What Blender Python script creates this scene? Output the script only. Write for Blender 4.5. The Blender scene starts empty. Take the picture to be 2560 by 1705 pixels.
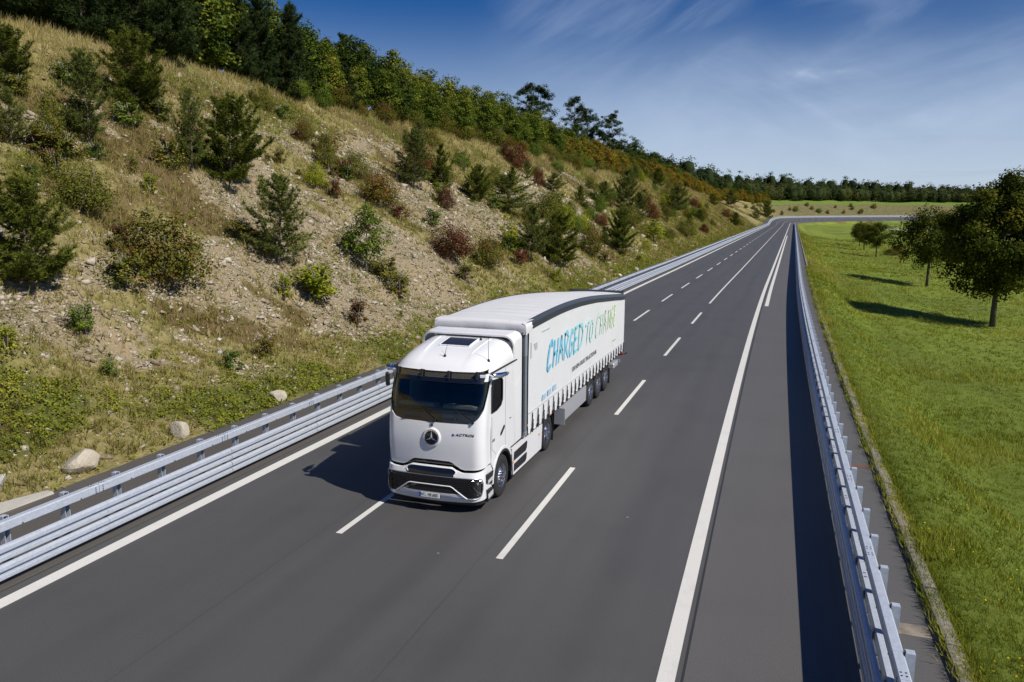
import bpy, bmesh, math, random
import numpy as np
from mathutils import Vector, Matrix, Euler
SC = bpy.context.scene
COL = SC.collection
R_ = math.radians

# ------------------------------------------------------------------ camera
cam_d = bpy.data.cameras.new('camera'); cam = bpy.data.objects.new('camera', cam_d); COL.objects.link(cam)
cam_d.sensor_width = 36.0; cam_d.lens = 27.0835; cam_d.clip_start = 0.1; cam_d.clip_end = 12000
CAM_H = 6.8913
_p, _y, _r = R_(9.4155), R_(18.6529), R_(0.3314)
_F = Vector((-math.sin(_y)*math.cos(_p), math.cos(_y)*math.cos(_p), -math.sin(_p)))
_Rt = Vector((math.cos(_y), math.sin(_y), 0)); _U = _Rt.cross(_F)
_R2 = _Rt*math.cos(_r) + _U*math.sin(_r); _U2 = -_Rt*math.sin(_r) + _U*math.cos(_r)
cam.matrix_world = Matrix(((_R2.x, _U2.x, -_F.x, 0), (_R2.y, _U2.y, -_F.y, 0), (_R2.z, _U2.z, -_F.z, CAM_H), (0, 0, 0, 1)))
SC.camera = cam

# ------------------------------------------------------------------ sun, sky, exposure
SUN_DIR = Vector((0.93, -0.25, 1.0)).normalized()          # towards the sun (from the shadows of lorry and rail)
SUN_EL = math.asin(SUN_DIR.z); SUN_AZ = math.atan2(SUN_DIR.x, SUN_DIR.y)
sun_d = bpy.data.lights.new('sun', 'SUN'); sun = bpy.data.objects.new('sun', sun_d); COL.objects.link(sun)
sun_d.energy = 5.0; sun_d.angle = R_(0.53); sun_d.color = (1.0, 0.945, 0.86)
sun.rotation_euler = SUN_DIR.to_track_quat('Z', 'Y').to_euler()
world = bpy.data.worlds.new('World'); SC.world = world; world.use_nodes = True
def build_world():
    nt = world.node_tree; nt.nodes.clear(); N = nt.nodes.new; L = nt.links.new
    out = N('ShaderNodeOutputWorld'); bg = N('ShaderNodeBackground'); bg.inputs[1].default_value = 0.064
    sky = N('ShaderNodeTexSky'); sky.sky_type = 'NISHITA'; sky.sun_disc = False
    sky.sun_elevation = SUN_EL; sky.sun_rotation = SUN_AZ; sky.altitude = 600; sky.air_density = 1.0; sky.dust_density = 0.1; sky.ozone_density = 3.0
    tc = N('ShaderNodeTexCoord'); sep = N('ShaderNodeSeparateXYZ'); L(tc.outputs['Generated'], sep.inputs[0])
    # cirrus: wisps drawn along azimuth and height of the view direction
    az = N('ShaderNodeMath'); az.operation = 'ARCTAN2'; L(sep.outputs[0], az.inputs[0]); L(sep.outputs[1], az.inputs[1])
    el = N('ShaderNodeMath'); el.operation = 'ARCSINE'; L(sep.outputs[2], el.inputs[0])
    cmb = N('ShaderNodeCombineXYZ'); L(az.outputs[0], cmb.inputs[0]); L(el.outputs[0], cmb.inputs[1])
    def noise(rot, scl, loc, scale, det, rough, dist):
        m0 = N('ShaderNodeMapping'); m0.inputs['Rotation'].default_value = (0, 0, R_(rot)); L(cmb.outputs[0], m0.inputs[0])
        mp = N('ShaderNodeMapping'); mp.inputs['Scale'].default_value = scl; mp.inputs['Location'].default_value = loc
        L(m0.outputs[0], mp.inputs[0]); n = N('ShaderNodeTexNoise'); L(mp.outputs[0], n.inputs['Vector'])
        n.inputs['Scale'].default_value = scale; n.inputs['Detail'].default_value = det; n.inputs['Roughness'].default_value = rough; n.inputs['Distortion'].default_value = dist
        return n.outputs['Fac']
    def ramp(src, a, b):
        m = N('ShaderNodeMapRange'); m.interpolation_type = 'SMOOTHSTEP'; L(src, m.inputs[0]); m.inputs[1].default_value = a; m.inputs[2].default_value = b; return m.outputs[0]
    def op(o, a, b, clamp=False):
        m = N('ShaderNodeMath'); m.operation = o; m.use_clamp = clamp
        for i, v in enumerate((a, b)):
            if isinstance(v, (int, float)): m.inputs[i].default_value = v
            else: L(v, m.inputs[i])
        return m.outputs[0]
    def bank(a0, e0, ra, re):                              # a soft patch of cloud round a compass direction
        q = op('ADD', op('POWER', op('ABSOLUTE', op('DIVIDE', op('SUBTRACT', az.outputs[0], R_(a0)), R_(ra)), 0), 2), op('POWER', op('ABSOLUTE', op('DIVIDE', op('SUBTRACT', el.outputs[0], R_(e0)), R_(re)), 0), 2))
        return ramp(q, 1.0, 0.0)
    wisp = ramp(noise(-14, (1.0, 4.6, 1), (.7, 2.1, 0), 2.6, 7, .55, .5), .36, .74)
    fine = ramp(noise(-30, (1.0, 4.6, 1), (3.1, .4, 0), 2.7, 7, .55, .35), .36, .78)
    puff = ramp(noise(6, (1.0, 2.4, 1), (1.9, 4.4, 0), 4.2, 7, .55, .9), .32, .72)
    veil = noise(0, (1.0, 1.6, 1), (5.2, .9, 0), 1.7, 5, .55, .3)
    cover = op('ADD', op('MULTIPLY', bank(0, 7.2, 18, 5.5), op('MULTIPLY', puff, op('ADD', .45, op('MULTIPLY', wisp, .7)))), op('MULTIPLY', bank(-11, 12, 11, 9), op('MULTIPLY', fine, .45)), True)
    cover = op('ADD', cover, op('MULTIPLY', bank(9, 11, 13, 6), op('MULTIPLY', wisp, .42)), True)
    cover = op('ADD', cover, op('MULTIPLY', ramp(veil, .42, .80), op('MULTIPLY', wisp, .22)), True)      # the same thin wisps all round the sky
    haze = op('MULTIPLY', ramp(el.outputs[0], R_(15), R_(1.5)), op('ADD', .46, op('MULTIPLY', veil, .34)))
    cl = op('MAXIMUM', op('MULTIPLY', cover, .80), op('ADD', haze, op('MULTIPLY', cover, .35)), True)
    hs = N('ShaderNodeHueSaturation'); hs.inputs['Saturation'].default_value = 1.46; hs.inputs['Hue'].default_value = .517; L(sky.outputs[0], hs.inputs['Color'])
    mix = N('ShaderNodeMixRGB'); L(cl, mix.inputs[0]); L(hs.outputs[0], mix.inputs[1]); mix.inputs[2].default_value = (9.0, 10.6, 13.6, 1)
    bars = op('MULTIPLY', bank(9, 3.7, 9, 1.5), ramp(noise(-1, (1.0, 14, 1), (2.6, 1.2, 0), 3.2, 4, .5, .2), .50, .62))
    mix2 = N('ShaderNodeMixRGB'); L(op('MULTIPLY', bars, .6), mix2.inputs[0]); L(mix.outputs[0], mix2.inputs[1]); mix2.inputs[2].default_value = (5.2, 6.2, 8.4, 1); mix = mix2
    L(mix.outputs[0], bg.inputs[0]); L(bg.outputs[0], out.inputs[0])
build_world()
SC.view_settings.view_transform = 'Standard'; SC.view_settings.look = 'None'
SC.view_settings.exposure = 0.0; SC.view_settings.gamma = 1.0; SC.view_settings.use_curve_mapping = False
SC.render.engine = 'CYCLES'
SC.cycles.use_denoising = True
SC.cycles.max_bounces = 6; SC.cycles.diffuse_bounces = 2; SC.cycles.glossy_bounces = 3; SC.cycles.transmission_bounces = 6; SC.cycles.transparent_max_bounces = 8
SC.cycles.caustics_reflective = False; SC.cycles.caustics_refractive = False

# ------------------------------------------------------------------ helpers
def tag(o, label=None, cat=None, group=None, kind=None):
    if label: o['label'] = label
    if cat: o['category'] = cat
    if group: o['group'] = group
    if kind: o['kind'] = kind
    return o
def link(o, parent=None):
    COL.objects.link(o)
    if parent is not None: o.parent = parent
    return o
def empty(name, loc=(0, 0, 0), rz=0.0):
    o = bpy.data.objects.new(name, None); o.location = loc; o.rotation_euler = (0, 0, rz); o.empty_display_size = 0.3
    return link(o)
def obj(name, me, parent=None, loc=None, rot=None):
    o = bpy.data.objects.new(name, me); link(o, parent)
    if loc is not None: o.location = loc
    if rot is not None: o.rotation_euler = rot
    return o
def mesh_np(name, V, F, mats, smooth=False, mi=None, nper=None):
    """V (n,3), F (m,k) array or list of lists"""
    me = bpy.data.meshes.new(name)
    V = np.asarray(V, np.float32)
    if isinstance(F, np.ndarray) and F.ndim == 2:
        m, k = F.shape; idx = F.ravel().astype(np.int32)
        me.vertices.add(len(V)); me.vertices.foreach_set('co', V.ravel())
        me.loops.add(len(idx)); me.loops.foreach_set('vertex_index', idx)
        me.polygons.add(m); me.polygons.foreach_set('loop_start', np.arange(0, m*k, k, dtype=np.int32))
        me.update(calc_edges=True)
    else:
        me.from_pydata([tuple(map(float, v)) for v in V], [], [list(map(int, f)) for f in F]); me.update()
    for mt in (mats if isinstance(mats, (list, tuple)) else [mats]): me.materials.append(mt)
    if smooth: me.polygons.foreach_set('use_smooth', np.ones(len(me.polygons), bool))
    if mi is not None: me.polygons.foreach_set('material_index', np.asarray(mi, np.int32))
    return me
def fattr(me, name, arr, domain='POINT'):
    a = me.attributes.new(name, 'FLOAT', domain); a.data.foreach_set('value', np.asarray(arr, np.float32).ravel())
class MB:
    """collects simple shapes into one mesh"""
    def __init__(s): s.V = []; s.F = []; s.M = []
    def add(s, V, F, mi=0):
        b = len(s.V); s.V += [tuple(v) for v in V]; s.F += [[i+b for i in f] for f in F]; s.M += [mi]*len(F); return s
    def box(s, c, d, mi=0, rot=None, bev=0.0):
        x, y, z = d[0]/2, d[1]/2, d[2]/2
        if bev > 0:
            b = min(bev, x*.9, y*.9, z*.9); V = []
            for sx in (-1, 1):
                for sy in (-1, 1):
                    for sz in (-1, 1):
                        V += [(sx*x, sy*(y-b), sz*(z-b)), (sx*(x-b), sy*y, sz*(z-b)), (sx*(x-b), sy*(y-b), sz*z)]
            bm = bmesh.new(); [bm.verts.new(v) for v in V]; bmesh.ops.convex_hull(bm, input=bm.verts)
            bm.verts.index_update(); Vv = [v.co.copy() for v in bm.verts]; F = [[v.index for v in f.verts] for f in bm.faces]; bm.free()
            V = Vv
        else:
            V = [(sx*x, sy*y, sz*z) for sx in (-1, 1) for sy in (-1, 1) for sz in (-1, 1)]
            F = [[0, 1, 3, 2], [4, 6, 7, 5], [0, 4, 5, 1], [2, 3, 7, 6], [0, 2, 6, 4], [1, 5, 7, 3]]
        if rot is not None:
            e = Euler(rot).to_matrix(); V = [e @ Vector(v) for v in V]
        V = [(v[0]+c[0], v[1]+c[1], v[2]+c[2]) for v in V]
        return s.add(V, F, mi)
    def prism(s, poly, a, b, axis='y', mi=0):
        """poly: 2-D points of the section, extruded from a to b along axis"""
        n = len(poly)
        def P(q, t):
            return {'y': (q[0], t, q[1]), 'x': (t, q[0], q[1]), 'z': (q[0], q[1], t)}[axis]
        V = [P(q, a) for q in poly] + [P(q, b) for q in poly]
        F = [[i, (i+1) % n, n+(i+1) % n, n+i] for i in range(n)] + [list(range(n))[::-1], list(range(n, 2*n))]
        return s.add(V, F, mi)
    def tube(s, pts, r, n=8, mi=0, cap=True):
        pts = [Vector(p) for p in pts]; rs = r if isinstance(r, (list, tuple)) else [r]*len(pts)
        V = []; F = []; up = None
        for i, p in enumerate(pts):
            t = (pts[min(i+1, len(pts)-1)] - pts[max(i-1, 0)]).normalized()
            if up is None:
                up = Vector((0, 0, 1)) if abs(t.z) < .9 else Vector((1, 0, 0))
            a = t.cross(up).normalized(); b = a.cross(t).normalized(); up = b
            for k in range(n):
                q = 2*math.pi*k/n; V.append(p + a*math.cos(q)*rs[i] + b*math.sin(q)*rs[i])
        for i in range(len(pts)-1):
            for k in range(n):
                F.append([i*n+k, i*n+(k+1) % n, (i+1)*n+(k+1) % n, (i+1)*n+k])
        if cap: F.append(list(range(n))[::-1]); F.append([(len(pts)-1)*n+k for k in range(n)])
        return s.add(V, F, mi)
    def lathe(s, prof, n=32, axis='x', c=(0, 0, 0), mi=0, close=False):
        """prof: (radius, along)"""
        V = []; F = []; m = len(prof)
        for k in range(n):
            q = 2*math.pi*k/n; cq, sq = math.cos(q), math.sin(q)
            for r, a in prof:
                v = {'x': (a, r*cq, r*sq), 'y': (r*cq, a, r*sq), 'z': (r*cq, r*sq, a)}[axis]
                V.append((v[0]+c[0], v[1]+c[1], v[2]+c[2]))
        for k in range(n):
            for j in range(m-1 if not close else m):
                F.append([k*m+j, ((k+1) % n)*m+j, ((k+1) % n)*m+(j+1) % m, k*m+(j+1) % m])
        return s.add(V, F, mi)
    def mesh(s, name, mats, smooth=False, angle=None):
        me = mesh_np(name, np.array(s.V, np.float32).reshape(-1, 3), s.F, mats, False, s.M)
        bm = bmesh.new(); bm.from_mesh(me); bmesh.ops.recalc_face_normals(bm, faces=bm.faces); bm.to_mesh(me); bm.free()
        if smooth:
            me.polygons.foreach_set('use_smooth', np.ones(len(me.polygons), bool))
            if angle: me.set_sharp_from_angle(angle=R_(angle))
        return me
    def build(s, name, mats, parent=None, smooth=False, angle=35, loc=None, rot=None):
        return obj(name, s.mesh(name, mats, smooth, angle), parent, loc, rot)

# ------------------------------------------------------------------ materials
def new_mat(name):
    m = bpy.data.materials.new(name); m.use_nodes = True; nt = m.node_tree
    return m, nt, nt.nodes['Principled BSDF']
def N_(nt, t): return nt.nodes.new(t)
def noise_(nt, vec, scale, det=4, rough=.55, dist=0.0):
    n = N_(nt, 'ShaderNodeTexNoise'); n.inputs['Scale'].default_value = scale; n.inputs['Detail'].default_value = det
    n.inputs['Roughness'].default_value = rough; n.inputs['Distortion'].default_value = dist
    if vec is not None: nt.links.new(vec, n.inputs['Vector'])
    return n.outputs['Fac']
def ramp_(nt, fac, stops):
    r = N_(nt, 'ShaderNodeValToRGB'); e = r.color_ramp.elements
    while len(e) > 1: e.remove(e[-1])
    e[0].position = stops[0][0]; e[0].color = (*stops[0][1], 1)
    for p, c in stops[1:]:
        q = e.new(p); q.color = (*c, 1)
    nt.links.new(fac, r.inputs[0]); return r.outputs[0]
def mixc_(nt, fac, a, b, mode='MIX'):
    m = N_(nt, 'ShaderNodeMixRGB'); m.blend_type = mode
    for i, v in ((0, fac), (1, a), (2, b)):
        if isinstance(v, (int, float)): m.inputs[i].default_value = v
        elif isinstance(v, tuple): m.inputs[i].default_value = (*v, 1)
        else: nt.links.new(v, m.inputs[i])
    return m.outputs[0]
def maprange_(nt, v, a, b, c=0.0, d=1.0, smooth=True):
    m = N_(nt, 'ShaderNodeMapRange'); nt.links.new(v, m.inputs[0])
    if smooth: m.interpolation_type = 'SMOOTHSTEP'
    for i, q in enumerate((a, b, c, d)): m.inputs[i+1].default_value = q
    return m.outputs[0]
def attr_(nt, name):
    a = N_(nt, 'ShaderNodeAttribute'); a.attribute_name = name; return a.outputs['Fac']
def bump_(nt, bs, h, strength, dist=.02):
    b = N_(nt, 'ShaderNodeBump'); b.inputs['Strength'].default_value = strength; b.inputs['Distance'].default_value = dist
    nt.links.new(h, b.inputs['Height']); nt.links.new(b.outputs[0], bs.inputs['Normal'])
def pos_(nt): return N_(nt, 'ShaderNodeNewGeometry').outputs['Position']
def objco_(nt): return N_(nt, 'ShaderNodeTexCoord').outputs['Object']
def simple(name, col, rough=.5, metal=0.0, spec=.5, coat=0.0, var=0.0, vscale=6.0, bump=0.0, bscale=60.0):
    m, nt, bs = new_mat(name)
    bs.inputs['Roughness'].default_value = rough; bs.inputs['Metallic'].default_value = metal
    bs.inputs['Specular IOR Level'].default_value = spec; bs.inputs['Coat Weight'].default_value = coat; bs.inputs['Coat Roughness'].default_value = .04
    v = max(var, .04); p = objco_(nt)
    f = noise_(nt, p, vscale, 5)
    c = mixc_(nt, f, tuple(q*(1-v) for q in col), tuple(min(1, q*(1+v)) for q in col)); nt.links.new(c, bs.inputs['Base Color'])
    if bump: bump_(nt, bs, noise_(nt, p, bscale, 3), bump)
    return m

# ------------------------------------------------------------------ the road's line: station s, offset u (right positive)
_S = np.arange(-200.0, 1300.0, 1.0)
def _phi(s):
    c = 0.00014
    ph = np.where(s < 12.5, 0.0, np.where(s < 84.3, 2*c*(s-12.5), 0.0201))
    t = np.clip((s-500)/55.0, 0, 1); a = np.where(s > 500, 55*0.5*t*t/280.0, 0) + np.where(s > 555, (s-555)/280.0, 0)
    return ph + np.minimum(a, 1.02)
_PH = _phi(_S)
_CX = np.concatenate([[0], np.cumsum(np.sin(_PH[:-1]+np.diff(_PH)/2))]); _CY = np.concatenate([[0], np.cumsum(np.cos(_PH[:-1]+np.diff(_PH)/2))])
_i0 = int(200); _CX -= _CX[_i0]; _CY -= _CY[_i0]
def _zr(s): return np.where(s > 100, (np.minimum(s, 500)-100)*.0021, 0) + np.where(s > 500, (np.minimum(s, 900)-500)*.006, 0)
def _bank(s):
    t = np.clip((s-470)/110.0, 0, 1); return 0.205*t*t*(3-2*t)
U_KERB = 2.95; U_VERGE = -16.7
def road_z(s, u):
    s = np.asarray(s, float); u = np.asarray(u, float)
    return _zr(s) + _bank(s)*(U_KERB-u)
def SU(s, u, z=None):
    """road coordinates to world; z is the height above the road surface, or None for the surface"""
    s = np.asarray(s, float); u = np.asarray(u, float)
    ph = np.interp(s, _S, _PH)
    x = np.interp(s, _S, _CX) + u*np.cos(ph); y = np.interp(s, _S, _CY) - u*np.sin(ph)
    return x, y, ph
def SUZ(s, u, dz=0.0):
    x, y, ph = SU(s, u); return np.stack([x, y, road_z(s, u)+dz], -1)

# ------------------------------------------------------------------ value noise for terrain (numpy)
_rng0 = np.random.default_rng(7)
_T = _rng0.random((256, 256))
def vnoise(x, y):
    x = np.asarray(x, float); y = np.asarray(y, float)
    xi = np.floor(x).astype(int); yi = np.floor(y).astype(int); fx = x-xi; fy = y-yi
    fx = fx*fx*(3-2*fx); fy = fy*fy*(3-2*fy)
    a = _T[xi & 255, yi & 255]; b = _T[(xi+1) & 255, yi & 255]; c = _T[xi & 255, (yi+1) & 255]; d = _T[(xi+1) & 255, (yi+1) & 255]
    return (a*(1-fx)+b*fx)*(1-fy) + (c*(1-fx)+d*fx)*fy
def fbm(x, y, o=4):
    v = 0; a = .5; t = 0
    for i in range(o):
        v = v + a*vnoise(x*2**i+17.3*i, y*2**i+9.1*i); t += a; a *= .5
    return v/t
def sstep(a, b, x):
    t = np.clip((np.asarray(x, float)-a)/(b-a), 0, 1); return t*t*(3-2*t)
def hill_z(s, u):
    """height of the cutting slope above the verge edge; v = metres left of the verge"""
    v = np.maximum(U_VERGE-np.asarray(u, float), 0); s = np.asarray(s, float)
    g = 1.0 - 0.30*sstep(320, 560, s) - .18*sstep(620, 760, s)
    top = 26.5
    base = np.where(v < top, .65*v, .65*top + .26*(np.minimum(v, 62)-top) + .10*np.maximum(v-62, 0))
    toe = .65*1.2*(1-np.exp(-v/1.2))*np.exp(-v/3.0)
    base = base - .8*toe
    far = sstep(520, 640, s)                                   # behind the bend: a bank, a level strip of meadow, then the wood
    bank = np.where(v < 20, .47*v, 9.4 + .12*(np.minimum(v, 48)-20) + .03*np.maximum(v-48, 0))
    z = (base*(1-far) + bank*far)*(g*(1-far)+far)
    w = sstep(0, 5, v)
    z = z + w*((fbm(s*.045, v*.06, 3)-.5)*2.6 + (fbm(s*.28+5, v*.33, 3)-.5)*.8 + (fbm(s*1.1, v*1.3, 2)-.5)*.25)
    z = z - w*sstep(.62, .72, fbm(s*.16+30, v*.03+3, 2))*.5     # shallow runnels
    return z
def meadow_z(s, u):
    d = np.maximum(np.asarray(u, float)-3.3, 0); s = np.asarray(s, float)
    z = .13 - 1.85*sstep(.2, 4.2, d) - 1.1*sstep(3.5, 16, d) - .9*sstep(19, 60, d)
    z = z + sstep(1, 6, d)*((fbm(s*.05+40, d*.07, 3)-.5)*1.0 + (fbm(s*.4, d*.4+8, 2)-.5)*.18)
    lift = sstep(250, 520, s)*sstep(20, 120, d)
    return z + lift*1.2
def ground_z(s, u):
    s = np.asarray(s, float); u = np.asarray(u, float)
    zl = road_z(s, np.full_like(u, U_VERGE)) + hill_z(s, u)
    zrr = road_z(s, np.full_like(u, U_KERB)) + meadow_z(s, u)
    return np.where(u < U_VERGE, zl, np.where(u > 3.2, zrr, road_z(s, u)))
def GP(s, u, dz=0.0):
    x, y, ph = SU(s, u); return np.stack([x, y, ground_z(s, u)+dz], -1)
# ================================================================== the setting: road, verge, terrain
def mat_asphalt(name, base, track=True, agg=.5):
    m, nt, bs = new_mat(name); p = pos_(nt); uo = attr_(nt, 'uoff')
    grain = noise_(nt, p, 21, 4, .75); fine = noise_(nt, p, 48, 4, .8)
    mp = N_(nt, 'ShaderNodeMapping'); mp.inputs['Scale'].default_value = (.9, .035, 1); nt.links.new(p, mp.inputs[0])
    lanes = noise_(nt, mp.outputs[0], 1.2, 4, .6)
    blot = noise_(nt, p, .35, 5, .6)
    c = ramp_(nt, fine, [(.3, tuple(q*.58 for q in base)), (.5, base), (.7, tuple(q*1.55 for q in base))])
    c = mixc_(nt, maprange_(nt, grain, .5, .75, 0, .6), c, tuple(q*.66 for q in base))
    c = mixc_(nt, maprange_(nt, lanes, .35, .7, 0, .55 if track else .2), c, tuple(q*1.2 for q in base))
    c = mixc_(nt, maprange_(nt, blot, .45, .75, 0, .4), c, tuple(q*.8 for q in base))
    if track:                                             # wheel tracks polished darker, paving joints, chips
        w = N_(nt, 'ShaderNodeMath'); w.operation = 'MULTIPLY_ADD'; nt.links.new(noise_(nt, p, .12, 3), w.inputs[0]); w.inputs[1].default_value = .7; nt.links.new(uo, w.inputs[2])
        for u0 in (-11.85, -9.95, -7.95, -6.05, -4.2, -2.3):
            d = N_(nt, 'ShaderNodeMath'); d.operation = 'SUBTRACT'; nt.links.new(w.outputs[0], d.inputs[0]); d.inputs[1].default_value = u0
            a = N_(nt, 'ShaderNodeMath'); a.operation = 'ABSOLUTE'; nt.links.new(d.outputs[0], a.inputs[0])
            k = N_(nt, 'ShaderNodeMath'); k.operation = 'MULTIPLY'; nt.links.new(maprange_(nt, a.outputs[0], .5, .05), k.inputs[0]); nt.links.new(maprange_(nt, blot, .3, .7, .12, .42), k.inputs[1])
            c = mixc_(nt, k.outputs[0], c, tuple(q*.74 for q in base))
        for u0 in (-9.02, -5.28):
            d = N_(nt, 'ShaderNodeMath'); d.operation = 'SUBTRACT'; nt.links.new(uo, d.inputs[0]); d.inputs[1].default_value = u0
            a = N_(nt, 'ShaderNodeMath'); a.operation = 'ABSOLUTE'; nt.links.new(d.outputs[0], a.inputs[0]); c = mixc_(nt, maprange_(nt, a.outputs[0], .03, .008, 0, .35), c, tuple(q*.55 for q in base))
        vo = N_(nt, 'ShaderNodeTexVoronoi'); vo.inputs['Scale'].default_value = .55; nt.links.new(p, vo.inputs['Vector']); c = mixc_(nt, maprange_(nt, vo.outputs['Distance'], .022, .012, 0, .8), c, (.30, .29, .27))
    nt.links.new(c, bs.inputs['Base Color']); bs.inputs['Roughness'].default_value = .62; bs.inputs['Specular IOR Level'].default_value = .55
    bump_(nt, bs, fine, .5, .008); return m
M_ASPH = mat_asphalt('asphalt', (.0735, .0715, .0695))
M_SHLD = mat_asphalt('shoulder_asphalt', (.099, .095, .090), False)
M_VERGE = mat_asphalt('verge_asphalt', (.092, .084, .075), False)
def mat_paint():
    m, nt, bs = new_mat('road_paint'); p = pos_(nt)
    c = ramp_(nt, noise_(nt, p, 38, 5, .7), [(.22, (.28, .27, .25)), (.36, (.60, .59, .55)), (.7, (.70, .68, .64))])
    c = mixc_(nt, maprange_(nt, noise_(nt, p, 2.2, 5), .5, .8, 0, .35), c, (.46, .45, .42))
    nt.links.new(c, bs.inputs['Base Color']); bs.inputs['Roughness'].default_value = .7; return m
M_PAINT = mat_paint()
M_SEAM = simple('bitumen_seam', (.03, .03, .03), .6)
M_CONC = simple('concrete', (.43, .41, .37), .9, var=.22, vscale=3, bump=.3, bscale=40)
M_KERB = simple('kerb_concrete', (.235, .215, .185), .9, var=.3, vscale=5, bump=.3, bscale=30)
M_RUST = simple('rusty_steel', (.16, .07, .04), .8, var=.4)

def strip(u0, u1, s0, s1, dz, step=4.0, nu=1):
    s = np.unique(np.concatenate([np.arange(s0, s1, step), [s1]])).astype(float); U = np.linspace(u0, u1, nu+1)
    V = np.concatenate([SUZ(s, np.full_like(s, u), dz) for u in U]); n = len(s); F = []
    for k in range(nu):
        a = k*n + np.arange(n-1); F.append(np.stack([a, a+n, a+n+1, a+1], 1))
    return V, np.concatenate(F)
def strip_obj(name, parent, u0, u1, s0, s1, dz, mat, step=4.0, nu=1):
    V, F = strip(u0, u1, s0, s1, dz, step, nu); me = mesh_np(name, V, F, mat); fattr(me, 'uoff', np.repeat(np.linspace(u0, u1, nu+1), len(V)//(nu+1)))
    return obj(name, me, parent)
road = strip_obj('road', None, -13.02, -.93, -60, 1100, 0, M_ASPH, 4, 6); tag(road, kind='structure')
shoulder = strip_obj('road_shoulder', None, -.93, U_KERB, -60, 1100, 0.0, M_SHLD, 4, 3); tag(shoulder, kind='structure')
verge = strip_obj('verge_pavement', None, U_VERGE-.6, -13.02, -60, 1100, -.002, M_VERGE, 4, 3); tag(verge, kind='structure')
strip_obj('seam', road, -.955, -.915, -60, 480, .003, M_SEAM)
strip_obj('seam', road, -13.06, -13.035, -60, 480, .003, M_SEAM)
# painted lines
PZ = .005
strip_obj('edge_line', road, -12.80, -12.48, -60, 1050, PZ, M_PAINT)
strip_obj('edge_line', road, -1.30, -1.035, -60, 540, PZ, M_PAINT)
strip_obj('edge_line', road, -1.30+.52, -1.30+.79, 61.6, 262, PZ, M_PAINT)
strip_obj('lane_line', road, -4.97, -4.83, 61.8, 500, PZ, M_PAINT)
def dash(u, s0, l=6.0, w=.15): strip_obj('lane_dash', road, u-w/2, u+w/2, s0, s0+l, PZ, M_PAINT, 3.0)
for i in range(-4, 44): dash(-8.617, 49.81+12*i)
for i in range(0, 4): dash(-4.903, 13.79+12*i)
V = []; F = []
for (u, a, b) in ((-8.617, 49.81+12*44, 1050), (-4.903, 506, 1050)):
    for s0 in np.arange(a, b, 12.0):
        v, f = strip(u-.09, u+.09, s0, s0+6, PZ, 3.0); F.append(f+sum(map(len, V))); V.append(v)
tag(obj('lane_dashes', mesh_np('lane_dashes', np.concatenate(V), np.concatenate(F), M_PAINT), road), kind='stuff')
# stains of light dust on the shoulder by the drain joints
def mat_patch():
    m, nt, bs = new_mat('sand_stain'); p = pos_(nt)
    c = ramp_(nt, noise_(nt, p, 4, 5, .7), [(.3, (.12, .105, .09)), (.6, (.27, .23, .18))]); nt.links.new(c, bs.inputs['Base Color']); bs.inputs['Roughness'].default_value = .95
    return m
strip_obj('expansion_joint', shoulder, 2.12, 2.93, 13.35, 13.75, .004, mat_patch(), 1)
for s0 in (22.5, 36.3, 50, 64, 92): strip_obj('expansion_joint', shoulder, 2.12, 2.93, s0, s0+.22, .004, M_RUST, 1)
# kerb: single stones, near ones each a piece
kerb = empty('kerb'); tag(kerb, kind='structure')
rk = random.Random(4)
def kerb_mesh(L):
    mb = MB(); mb.prism([(0, -.25), (.22, -.25), (.22, .125), (.05, .145), (0, .13)], -L/2, L/2, 'y'); return mb.mesh('kerb_stone', M_KERB)
KM = kerb_mesh(.985)
for i in range(int((110-6)/1.0)):
    s = 6.5+i; x, y, ph = SU(s, U_KERB+.02+rk.uniform(-.012, .012)); o = obj('kerb_stone', KM, kerb, (float(x), float(y), float(road_z(s, U_KERB))+rk.uniform(-.015, .015)), (rk.uniform(-.02, .02), rk.uniform(-.03, .03), -float(ph)+rk.uniform(-.012, .012)))
mb = MB()
s = np.arange(110.0, 1040, 5.0); sec = [(.02, -.25), (.24, -.25), (.24, .125), (.07, .145), (.02, .13)]
V = np.stack([SUZ(s, np.full_like(s, U_KERB+a), z) for a, z in sec], 1).reshape(-1, 3); k = len(sec)
F = [[i*k+j, i*k+(j+1) % k, (i+1)*k+(j+1) % k, (i+1)*k+j] for i in range(len(s)-1) for j in range(k)]
mb.add(V, F); tag(mb.build('kerb_run', M_KERB, kerb), kind='stuff')

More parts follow.
